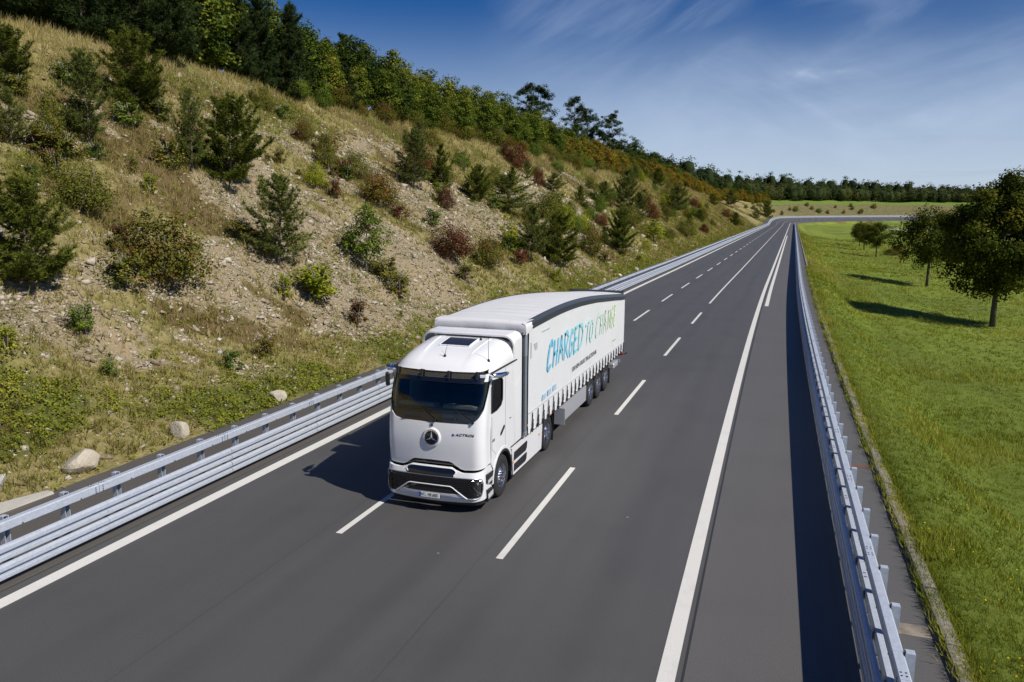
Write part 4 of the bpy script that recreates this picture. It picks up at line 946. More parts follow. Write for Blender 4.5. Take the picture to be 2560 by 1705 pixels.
b = MB(); b.box((0, 9.0, 1.10), (2.5, 14.05, .10)); b.build('load_floor', M_CHAS, trailer)
b = MB()
for sg in (-1, 1): b.box((sg*1.262, 9.05, 1.06), (.03, 13.9, .09))
b.build('side_rave', M_CHAS, trailer)
b = MB()
for x0 in (-.55, .55): b.box((x0, 9.2, .86), (.14, 12.6, .38))
for yy in (3.2, 5.2, 7.4, 9.82, 11.13, 12.44, 14.8): b.box((0, yy, .86), (1.2, .12, .3))
b.build('chassis', M_CHAS, trailer)
# side guard box
for sg in (-1, 1):
    x1 = sg*1.255
    b = MB(); b.prism([(5.62, .40), (5.62, .92), (5.70, .95), (9.02, .93), (9.05, .90), (9.05, .38)], x1-sg*.05, x1, 'x'); sb = b.build('side_guard', M_ALU, trailer)
    b = MB(); b.box((x1-sg*.03, 5.60, .66), (.34, .03, .52)); b.build('guard_end', M_ALU, sb)
    b = MB(); b.prism([(5.55, .955), (5.62, 1.02), (9.0, .99), (9.05, .935)], x1-sg*.5, x1-sg*.1, 'x'); b.build('guard_carrier', M_CHAS, trailer)
    b = MB(); b.box((sg*.9, 5.0, .52), (.10, .10, .9)); b.build('landing_leg', M_CHAS, trailer)
    for yy in (9.82, 11.13, 12.44): put_wheel(trailer, sg*1.06, yy, .53, WH_T, sg)
    for yy in (9.82, 11.13, 12.44):
        b = MB(); P = [(yy+.60*math.cos(q), .53+.58*math.sin(q)) for q in lin(R_(150), R_(30), 9)]; V = [(xx, y, z) for xx in (sg*1.24, sg*.88) for y, z in P]; b.add(V, [[i, i+1, 9+i+1, 9+i] for i in range(8)]); b.build('mudguard', M_BLACK, trailer, True)
    b = MB(); b.box((sg*1.05, 13.15, .45), (.42, .02, .62)); b.build('mud_flap', M_RUB, trailer)
    b = MB(); b.box((sg*1.0, 14.7, .62), (.42, .9, .22), 0, None, .03); b.build('tool_box', M_ALU, trailer)
    b = MB(); b.box((sg*1.02, 16.05, .84), (.42, .06, .14), 0, None, .02); b.build('rear_lamp', M_REDL, trailer)
    b = MB(); b.tube([(sg*1.2, 15.9, .86), (sg*1.36, 15.96, .87), (sg*1.40, 15.97, .90)], .022, 6); b.box((sg*1.42, 15.97, .91), (.05, .05, .07), 0, None, .015); b.build('marker_arm', M_RUB, trailer, True)
    for yy in (4.3, 7.3, 10.47, 14.0): b = MB(); b.box((sg*1.279, yy, 1.05), (.01, .09, .04)); b.build('side_marker', M_ORG, trailer)
    b = MB(); b.box((sg*1.283, 2.08, 1.30), (.01, .06, .05)); b.build('side_marker', M_ORG, trailer)
b = MB(); b.box((0, 15.9, .55), (2.3, .10, .12)); b.build('underrun_bar', M_ALU, trailer)
b = MB(); b.box((0, 16.0, 3.55), (2.4, .05, .14)); b.build('rear_header', M_RAILD, trailer)
# ---- lettering on the near curtain (brush strokes as thin painted shapes)
XL = XS+.022
def stroke(mb, pts, w, rnd):
    pts = [Vector((a, b)) for a, b in pts]; L = []; Rr = []; m = len(pts)
    dense = []
    for i in range(m-1):
        for q in range(6): dense.append(pts[i].lerp(pts[i+1], q/6))
    dense.append(pts[-1]); m = len(dense)
    for i, p_ in enumerate(dense):
        t = (dense[min(i+1, m-1)]-dense[max(i-1, 0)]).normalized(); nn = Vector((-t.y, t.x)); f = i/(m-1)
        ww = w*(1.12-.45*f)*(.9+.2*rnd.random())*(.75 if i == 0 else .55 if i == m-1 else 1); L.append(p_+nn*ww/2); Rr.append(p_-nn*ww/2)
    V = []
    for xx in (XL, XL-.006):
        V += [(xx, q.x, q.y) for q in L] + [(xx, q.x, q.y) for q in Rr]
    F = []
    for i in range(m-1): F.append([i, i+1, m+i+1, m+i]); F.append([i+1, i, 2*m+i, 2*m+i+1]); F.append([m+i, m+i+1, 3*m+i+1, 3*m+i])
    F += [[0, m, 3*m, 2*m], [m-1, 3*m-1, 4*m-1, 2*m-1]]
    mb.add(V, F)
GL = {  # strokes in a unit cell
 'C': [[(.98, .80), (.80, 1.0), (.45, .85), (.15, .45), (.05, .12), (.25, .02), (.75, .18)]],
 'H': [[(.30, 1.0), (.05, 0)], [(.95, 1.0), (.62, 0)], [(.12, .45), (.80, .55)]],
 'A': [[(.55, 1.0), (.05, 0)], [(.52, .98), (.90, .0)], [(.2, .38), (.8, .42)]],
 'R': [[(.22, .98), (.08, 0)], [(.10, .92), (.62, 1.0), (.92, .80), (.62, .55), (.28, .46)], [(.34, .46), (.98, .0)]],
 'G': [[(.95, .88), (.62, 1.0), (.22, .62), (.08, .25), (.28, .0), (.70, .12), (.80, .46)], [(.48, .46), (.98, .48)]],
 'E': [[(.30, .98), (.08, .02)], [(.24, .96), (.98, 1.0)], [(.18, .52), (.82, .56)], [(.06, .04), (.88, .08)]],
 'D': [[(.26, .98), (.08, .0)], [(.14, .96), (.72, .95), (.98, .62), (.72, .20), (.08, .02)]],
 'T': [[(.0, .82), (1.0, 1.0)], [(.52, .94), (.28, .0)]],
 'O': [[(.62, .98), (.22, .70), (.08, .25), (.35, .02), (.78, .30), (.92, .75), (.58, .98)]],
 'N': [[(.22, 1.0), (.06, 0)], [(.24, .98), (.68, .05)], [(.98, 1.0), (.70, .02)]]}
LET = [('C', 3.92, 4.48), ('H', 4.52, 5.12), ('A', 5.12, 5.72), ('R', 5.76, 6.34), ('G', 6.40, 6.96), ('E', 6.98, 7.60), ('D', 7.58, 8.28), ('T', 8.62, 9.42), ('O', 9.25, 9.86), ('C', 10.22, 10.86), ('H', 10.96, 11.55), ('A', 11.56, 12.20), ('N', 12.36, 12.98), ('G', 13.0, 13.52), ('E', 13.52, 14.12)]
rnd = random.Random(11)
for ch, a, b in LET:
    mb = MB(); z0, z1 = 2.41+rnd.uniform(-.03, .03), 3.22+rnd.uniform(-.03, .05)
    for st_ in GL[ch]: stroke(mb, [(a+(b-a)*x+.10*(y-.5)*(b-a), z0+(z1-z0)*y) for x, y in st_], .135 if a < 8.5 else .10, rnd)
    mb.build('brush_letter', M_BRUSH, trailer)
obj('lettering', text_mesh('lettering', 'OUR NEW eTRUCK. THE eACTROS 600.', .21, M_INK, .97, .002), trailer, (XL, 8.62, 1.905), (R_(90), 0, R_(90)))
def bars(y0, z0, n, w, h_, gap, mat, sp=.1):
    for i in range(n):
        b = MB(); b.box((XL-.002, y0+i*(w+sp), z0), (.004, w, h_)); b.build('printed_mark', mat, trailer)
for i in range(3):                                        # three pale blue blocks low at the front
    for k in range(4): b = MB(); b.box((XL-.002, 3.62+.56*i, 1.68+.045*k+.02*i), (.004, .40-(.06 if k == 3 else 0), .036)); b.build('printed_block', M_LBLUE, trailer)
bars(3.45, 3.66, 5, .10, .028, 0, M_LBLUE, .06)
for k in range(4): b = MB(); b.box((XL-.002, 2.75+.02*k, 3.42-.05*k), (.004, .34-.05*k, .022)); b.build('printed_mark', M_GREYINK, trailer)
b = MB(); b.box((XL-.002, 2.33, 3.30), (.004, .035, .42)); b.build('printed_mark', M_GREYINK, trailer)
b = MB(); b.box((XL-.002, 13.75, 1.83), (.004, .55, .05)); b.build('printed_mark', M_GREENI, trailer)
obj('lettering', text_mesh('lettering', 'e truck', .13, M_GREENI, 1.0, .002), trailer, (XL, 13.65, 1.96), ROT_SIDE) if False else None
# ================================================================== trees and shrubs
def mat_leaf(name, stops, trans=.28, objvar=.25, rough=.6):
    m, nt, bs = new_mat(name); nt.nodes.remove(bs); out = nt.nodes['Material Output']
    t = attr_(nt, 'tint'); oi = N_(nt, 'ShaderNodeObjectInfo')
    a = N_(nt, 'ShaderNodeMath'); a.operation = 'MULTIPLY_ADD'; nt.links.new(oi.outputs['Random'], a.inputs[0]); a.inputs[1].default_value = objvar; a.inputs[2].default_value = -objvar/2
    b = N_(nt, 'ShaderNodeMath'); b.operation = 'ADD'; b.use_clamp = True; nt.links.new(t, b.inputs[0]); nt.links.new(a.outputs[0], b.inputs[1])
    c = ramp_(nt, b.outputs[0], stops)
    df = N_(nt, 'ShaderNodeBsdfDiffuse'); nt.links.new(c, df.inputs[0])
    tr = N_(nt, 'ShaderNodeBsdfTranslucent'); c2 = mixc_(nt, .35, c, (.5, .55, .05), 'MULTIPLY'); nt.links.new(mixc_(nt, .5, c, c2), tr.inputs[0])
    mx = N_(nt, 'ShaderNodeMixShader'); mx.inputs[0].default_value = trans; nt.links.new(df.outputs[0], mx.inputs[1]); nt.links.new(tr.outputs[0], mx.inputs[2])
    nt.links.new(mx.outputs[0], out.inputs[0]); return m
ML = {
 'green': mat_leaf('leaf_green', [(0, (0.040, 0.074, 0.013)), (.5, (0.107, 0.169, 0.024)), (1, (0.239, 0.285, 0.040))]),
 'olive': mat_leaf('leaf_olive', [(0, (0.067, 0.084, 0.018)), (.5, (0.154, 0.172, 0.030)), (.8, (0.265, 0.221, 0.044)), (1, (0.331, 0.199, 0.044))]),
 'yellow': mat_leaf('leaf_yellow_green', [(0, (0.101, 0.147, 0.015)), (.5, (0.276, 0.313, 0.025)), (1, (0.552, 0.478, 0.046))]),
 'red': mat_leaf('leaf_dark_red', [(0, (0.052, 0.063, 0.014)), (.25, (0.069, 0.034, 0.018)), (.6, (0.155, 0.052, 0.030)), (.85, (0.218, 0.086, 0.034)), (1, (0.184, 0.161, 0.034))]),
 'brown': mat_leaf('leaf_orange_brown', [(0, (0.057, 0.069, 0.014)), (.42, (0.132, 0.144, 0.023)), (.58, (0.172, 0.149, 0.025)), (.75, (0.190, 0.092, 0.029)), (1, (0.253, 0.144, 0.034))]),
 'wood': mat_leaf('leaf_wood_edge', [(0, (0.030, 0.055, 0.011)), (.4, (0.083, 0.125, 0.018)), (.75, (0.184, 0.212, 0.030)), (1, (0.294, 0.267, 0.037))], objvar=.45),
 'autumn': mat_leaf('leaf_autumn_wood', [(0, (0.070, 0.070, 0.014)), (.4, (0.167, 0.138, 0.023)), (.75, (0.290, 0.185, 0.026)), (1, (0.352, 0.264, 0.032))], objvar=.4),
 'dark': mat_leaf('leaf_dark_oak', [(0, (0.017, 0.034, 0.010)), (.5, (0.048, 0.078, 0.017)), (1, (0.111, 0.145, 0.027))], objvar=.3),
 'linden': mat_leaf('leaf_linden', [(0, (0.024, 0.036, 0.008)), (.45, (0.065, 0.088, 0.014)), (.8, (0.135, 0.143, 0.020)), (1, (0.288, 0.194, 0.026))], trans=.32, objvar=.12),
 'pine': mat_leaf('needles_green', [(0, (.034, .052, .009)), (.5, (.095, .122, .018)), (1, (.19, .20, .034))], trans=.15),
 'bluepine': mat_leaf('needles_grey_green', [(0, (.045, .062, .014)), (.5, (.115, .142, .032)), (1, (.21, .225, .055))], trans=.15),
 'darkpine': mat_leaf('needles_dark', [(0, (0.015, 0.029, 0.012)), (.5, (0.037, 0.061, 0.020)), (1, (0.082, 0.109, 0.034))], trans=.12)}
M_BARK = simple('bark', (.10, .085, .07), .95, var=.4, vscale=9, bump=.5, bscale=25); M_PBARK = simple('pine_bark', (.17, .13, .10), .95, var=.4, vscale=9, bump=.5, bscale=25); M_TWIG = simple('twig_grey', (.20, .18, .15), .95, var=.3)
def unit(v): return v/np.maximum(np.linalg.norm(v, axis=-1, keepdims=True), 1e-6)
def leaf_quads(C, nrm, l, w, tint, rng):
    n = len(C); r = unit(rng.normal(size=(n, 3))); t = unit(np.cross(nrm, r)); b = np.cross(nrm, t)
    l = np.asarray(l).reshape(-1, 1)/2; w = np.asarray(w).reshape(-1, 1)/2
    V = np.stack([C-t*l, C+b*w, C+t*l, C-b*w], 1).reshape(-1, 3); F = np.arange(4*n).reshape(n, 4)
    return V, F, np.repeat(tint, 4)
def blades(C, D, w, tint, rng, side=None):
    """thin triangles from C along D (n,3)"""
    n = len(C); s = unit(np.cross(D, rng.normal(size=(n, 3)) if side is None else side))*np.asarray(w).reshape(-1, 1)/2
    V = np.stack([C-s, C+s, C+D], 1).reshape(-1, 3); return V, np.arange(3*n).reshape(n, 3), np.repeat(tint, 3)
def leafy_mesh(name, V, F, T, mat):
    me = mesh_np(name, V, F, mat); fattr(me, 'tint', T); return me
def clump_leaves(rng, cc, cr, n_per, leaf, centre, flat=.8, upb=.35):
    k = len(cc); n_per = np.maximum(4, (n_per*rng.uniform(.7, 1.3, k)).astype(int)); idx = np.repeat(np.arange(k), n_per); N = len(idx)
    d = unit(rng.normal(size=(N, 3))); rad = cr[idx]*(rng.random(N)**.45); off = d*rad[:, None]; off[:, 2] *= flat
    P = cc[idx]+off; outw = unit(P-centre); nr = unit(d*.5+outw*.5+rng.normal(size=(N, 3))*.45+np.array([0, 0, upb]))
    ct = rng.random(k); tint = np.clip(ct[idx]*.55+rng.random(N)*.45, 0, 1); l = leaf*rng.uniform(.7, 1.35, N)
    return leaf_quads(P, nr, l, l*.68, tint, rng)
def bush_mesh(name, seed, H, W, nc, per, leaf, mat, spiky=.25):
    rng = np.random.default_rng(seed); cc = []
    for i in range(nc):
        d = unit(rng.normal(size=3)); d[2] = abs(d[2]); r = rng.uniform(.35, 1)**.55*(1+spiky*rng.normal()*.5)
        cc.append((d[0]*W/2*.80*r, d[1]*W/2*.80*r, .12*H+d[2]*H*.80*r))
    cc = np.array(cc); cr = rng.uniform(.10, .24, nc)*W
    V, F, T = clump_leaves(rng, cc, cr, per, leaf, np.array([0, 0, .25*H]))
    ok = V[F[:, 0], 2] > -.08; F = F[ok]
    return leafy_mesh(name, V, F, T, mat)
def stem_mesh(name, seed, H, W, n, mat, r=.02):
    rnd = random.Random(seed); mb = MB()
    for i in range(n):
        a = rnd.uniform(0, 6.28); q = rnd.uniform(.2, .75)*W/2; h = H*rnd.uniform(.6, .95)
        mb.tube([(0, 0, -.15), (q*.3*math.cos(a), q*.3*math.sin(a), h*.4), (q*math.cos(a), q*math.sin(a), h)], [r, r*.7, r*.25], 5)
    return mb.mesh(name, mat, True)
def tree_meshes(name, seed, H, W, cb, nc, per, leaf, mat, bark=None, tr=.14, dome=1.0, crr=(.09, .17), lobes=0.0):
    """broad-leaved tree: crown from cb*H up, trunk with limbs reaching the clumps"""
    rng = np.random.default_rng(seed); cc = []; zc_ = H*(cb+1)/2; hh = H*(1-cb)/2
    for i in range(nc):
        d = unit(rng.normal(size=3)); r = rng.uniform(.30, 1)**.5*(1+.12*rng.normal())
        wz = 1.0 if d[2] > 0 else 1.0; fl = 1-.25*max(0, d[2])*dome
        cc.append((d[0]*W/2*.86*r*fl, d[1]*W/2*.86*r*fl, zc_+d[2]*hh*.90*r*wz))
    cc = np.array(cc); cr = rng.uniform(*crr, nc)*W
    if lobes:                                             # uneven outline: some sectors of the crown reach farther
        a_ = np.arctan2(cc[:, 1], cc[:, 0]); e_ = (cc[:, 2]-zc_)/hh; f_ = 1+lobes*(np.sin(3*a_+2.1*e_+seed)+.7*np.sin(5*a_-3.3*e_+1.7*seed)+.6*np.sin(7*e_+2*a_)); cc[:, :2] *= f_[:, None]; cc[:, 2] = zc_+(cc[:, 2]-zc_)*(1+.6*lobes*np.sin(4*a_+seed))
    V, F, T = clump_leaves(rng, cc, cr, per, leaf, np.array([0, 0, zc_-.2*hh]), .75)
    crown = leafy_mesh(name+'_crown', V, F, T, mat)
    mb = MB(); bend = rng.normal(size=(5, 2))*.03*H*.3; zz = [-.3, H*.18, H*.38, H*.58, H*.80]
    sp = [(bend[i][0]*i/4, bend[i][1]*i/4, zz[i]) for i in range(5)]; mb.tube(sp, [tr*1.25, tr, tr*.8, tr*.5, tr*.15], 9)
    order = rng.permutation(nc)[:22]
    for k in order:
        c = cc[k]; z0 = max(H*cb*.85, min(c[2]-.3, H*.62)); q = np.interp(z0, zz, range(5)); base = (np.interp(q, range(5), [p[0] for p in sp]), np.interp(q, range(5), [p[1] for p in sp]), z0)
        mid = ((base[0]*.45+c[0]*.55), (base[1]*.45+c[1]*.55), base[2]*.4+c[2]*.6+.1); mb.tube([base, mid, tuple(c)], [tr*.35, tr*.2, tr*.06], 5)
    return crown, mb.mesh(name+'_trunk', bark or M_BARK, True)
def pine_meshes(name, seed, H, W, mat, nwh, nbr, dens=1.0, bare=.12, needle=.17, up=.35, tuft=10, top_lean=0):
    """young pine: whorls of rising boughs carrying tufts of needles"""
    rng = np.random.default_rng(seed); mb = MB(); tr = .011*H+.02
    wob = rng.normal(size=2)*.02*H; axis = lambda z: np.array([wob[0]*math.sin(z/H*2.2), wob[1]*math.sin(z/H*2.6), z])
    mb.tube([tuple(axis(z)) for z in np.linspace(-.25, H*.97, 8)], [tr*(1-.86*i/7) for i in range(8)], 7)
    C = []; Dv = []; Tn = []
    for k in range(nwh):
        q = min(.99, max(0, (k+rng.uniform(-.2, .2))/(nwh-1))); z = H*(bare+(0.96-bare)*max(0, q)); L = W/2*(1.12*(1-q)**.75+.10)*(1 if q > .12 else .8)
        for j in range(nbr):
            if rng.random() < .10: continue
            a = 2*math.pi*(j+rng.uniform(-.5, .5))/nbr+k*1.1; l = L*rng.uniform(.45, 1.22); e = up*rng.uniform(.3, 2.0)+.6*q; z = min(H*.95, z+rng.normal()*H*.03)
            p0 = axis(z); dirh = np.array([math.cos(a), math.sin(a), 0]); pts = [p0+dirh*l*t+np.array([0, 0, l*e*t**1.6-.06*l*math.sin(3.14*t)]) for t in (0, .35, .7, 1.0)]
            mb.tube([tuple(p) for p in pts], [tr*.32, tr*.24, tr*.15, tr*.05], 4, cap=False)
            nt_ = max(4, int(l*8*dens))
            for t in np.linspace(.30, 1.0, nt_):
                i = min(2, int(t*3-1e-6)); f = np.interp(t, (0, .35, .7, 1.0), (0, 1, 2, 3)); i = min(2, int(f)); p = pts[i]*(1-(f-i))+pts[i+1]*(f-i)
                td = unit(pts[i+1]-pts[i]); side = np.cross(td, [0, 0, 1])
                for sgn in (-1, 0, 1):
                    if sgn and rng.random() > .8: continue
                    sl = l*.22*(1.1-t*.6)*abs(sgn); pp = p+side*sgn*sl+rng.normal(size=3)*.03*W/3; dd = unit(td+side*sgn*.8+np.array([0, 0, .35])+rng.normal(size=3)*.2)
                    C.append(pp); Dv.append(dd); Tn.append(.25+.5*rng.random()+.25*t)
                    if sgn and rng.random() < .7:
                        C.append(p+side*sgn*sl*.5+rng.normal(size=3)*.02*W/3); Dv.append(dd); Tn.append(.15+.5*rng.random())
    for z in np.linspace(H*.86, H, 7):
        for j in range(3): C.append(axis(z)); Dv.append(unit(np.array([rng.normal()*.5, rng.normal()*.5, 1.2]))); Tn.append(.7+.3*rng.random())
    C = np.array(C); Dv = np.array(Dv); Tn = np.array(Tn); n = len(C); idx = np.repeat(np.arange(n), tuft)
    d = unit(Dv[idx]*1.0+rng.normal(size=(n*tuft, 3))*.75)*(needle*rng.uniform(.65, 1.2, (n*tuft, 1)))
    V, F, T = blades(C[idx]+rng.normal(size=(n*tuft, 3))*.015, d, needle*.15, np.clip(Tn[idx]+rng.normal(size=n*tuft)*.12, 0, 1), rng)
    return leafy_mesh(name+'_crown', V, F, T, mat), mb.mesh(name+'_trunk', M_PBARK, True)
def umbrella_meshes(name, seed, H, W, mat):
    rng = np.random.default_rng(seed); mb = MB(); wob = rng.normal(size=2)*.35
    ax = lambda z: np.array([wob[0]*math.sin(z/H*2.5), wob[1]*math.sin(z/H*2), z])
    mb.tube([tuple(ax(z)) for z in np.linspace(-.3, H*.97, 9)], [.20*(1-.85*i/8) for i in range(9)], 8); cc = []; cr = []
    for k in range(11):
        z = H*(.36+.62*(k+rng.uniform(-.4, .4))/10.4); L = W/2*(.55+.55*math.sin(math.pi*(k+2)/13))*(1 if k < 8 else .75)
        for j in range(4):
            if rng.random() < .25: continue
            a = rng.uniform(0, 6.28); l = L*rng.uniform(.55, 1.15); p0 = ax(z); e = p0+np.array([math.cos(a)*l, math.sin(a)*l, (.05+.3*rng.random())*l]); mid = (p0+e)/2+np.array([0, 0, -.05*l])
            mb.tube([tuple(p0), tuple(mid), tuple(e)], [.06, .045, .02], 5, cap=False)
            for t in (.4, .6, .8, 1.0, 1.12): cc.append(p0+(e-p0)*t+rng.normal(size=3)*[.4, .4, .28]); cr.append(rng.uniform(.45, 1.0))
    cc = np.array(cc); cr = np.array(cr); V, F, T = clump_leaves(rng, cc, cr, 85, .24, np.array([0, 0, H*.5]), .62, .5)
    return leafy_mesh(name+'_crown', V, F, T, mat), mb.mesh(name+'_trunk', M_PBARK, True)

# ---- one of each kind, at its own size; copies share the meshes
random.seed(3)
KIND = {}
def proto(key, H, W, meshes): KIND.setdefault(key, []).append((H, W, meshes))
for i in range(3): proto('pd', 4.2, 3.2, pine_meshes('dense_pine', 10+i, 4.2, 3.2, ML['pine'], 14, 7, 1.15, .05, .21, .34))
proto('pdn', 4.0, 1.7, pine_meshes('narrow_pine', 15, 4.0, 1.7, ML['darkpine'], 14, 6, 1.5, .08, .18, .6)); proto('pdn', 3.0, 1.5, pine_meshes('narrow_pine', 16, 3.0, 1.5, ML['pine'], 11, 6, 1.5, .06, .18, .55))
for i in range(3): proto('ps', 4.3, 2.8, pine_meshes('sparse_pine', 20+i, 4.3, 2.8, ML['bluepine'], 12, 6, .9, .16, .20, .42))
def bushpair(key, seeds, H, W, nc, per, leaf, mat, spk=.25):
    for sd in seeds: proto(key, H, W, (bush_mesh(key+'_crown', sd, H, W, nc, per, leaf, mat, spk), stem_mesh(key+'_stems', sd, H, W, 9, M_TWIG, .025)))
for key, mt in (('bg', 'green'), ('bo', 'olive'), ('by', 'yellow'), ('br', 'red'), ('bb', 'brown')):
    bushpair(key, (31, 32), 2.4, 2.8, 95, 70, .085, ML[mt]); bushpair(key+'s', (33,), 1.2, 1.1, 34, 34, .075, ML[mt], .45)
proto('st', 4.1, 2.8, tree_meshes('young_tree', 41, 4.1, 2.8, .10, 80, 44, .12, ML['green'], M_TWIG, .05)); proto('byt', 3.6, 1.8, tree_meshes('yellow_tree', 42, 3.6, 1.8, .12, 60, 34, .11, ML['yellow'], M_TWIG, .04))
def plant(name, loc, H, W, key, label, cat, group=None, rz=None, variant=None, parts=('crown', 'trunk')):
    var = KIND[key]; h0, w0, (mc, mt) = var[(random.randrange(len(var)) if variant is None else variant) % len(var)]
    root = bpy.data.objects.new(name, None); link(root); root.location = loc; root.rotation_euler = (random.uniform(-.03, .03), random.uniform(-.03, .03), random.uniform(0, 6.28) if rz is None else rz); root.scale = (W/w0, W/w0, H/h0)
    obj(parts[0], mc, root); obj(parts[1], mt, root); tag(root, label, cat, group); return root
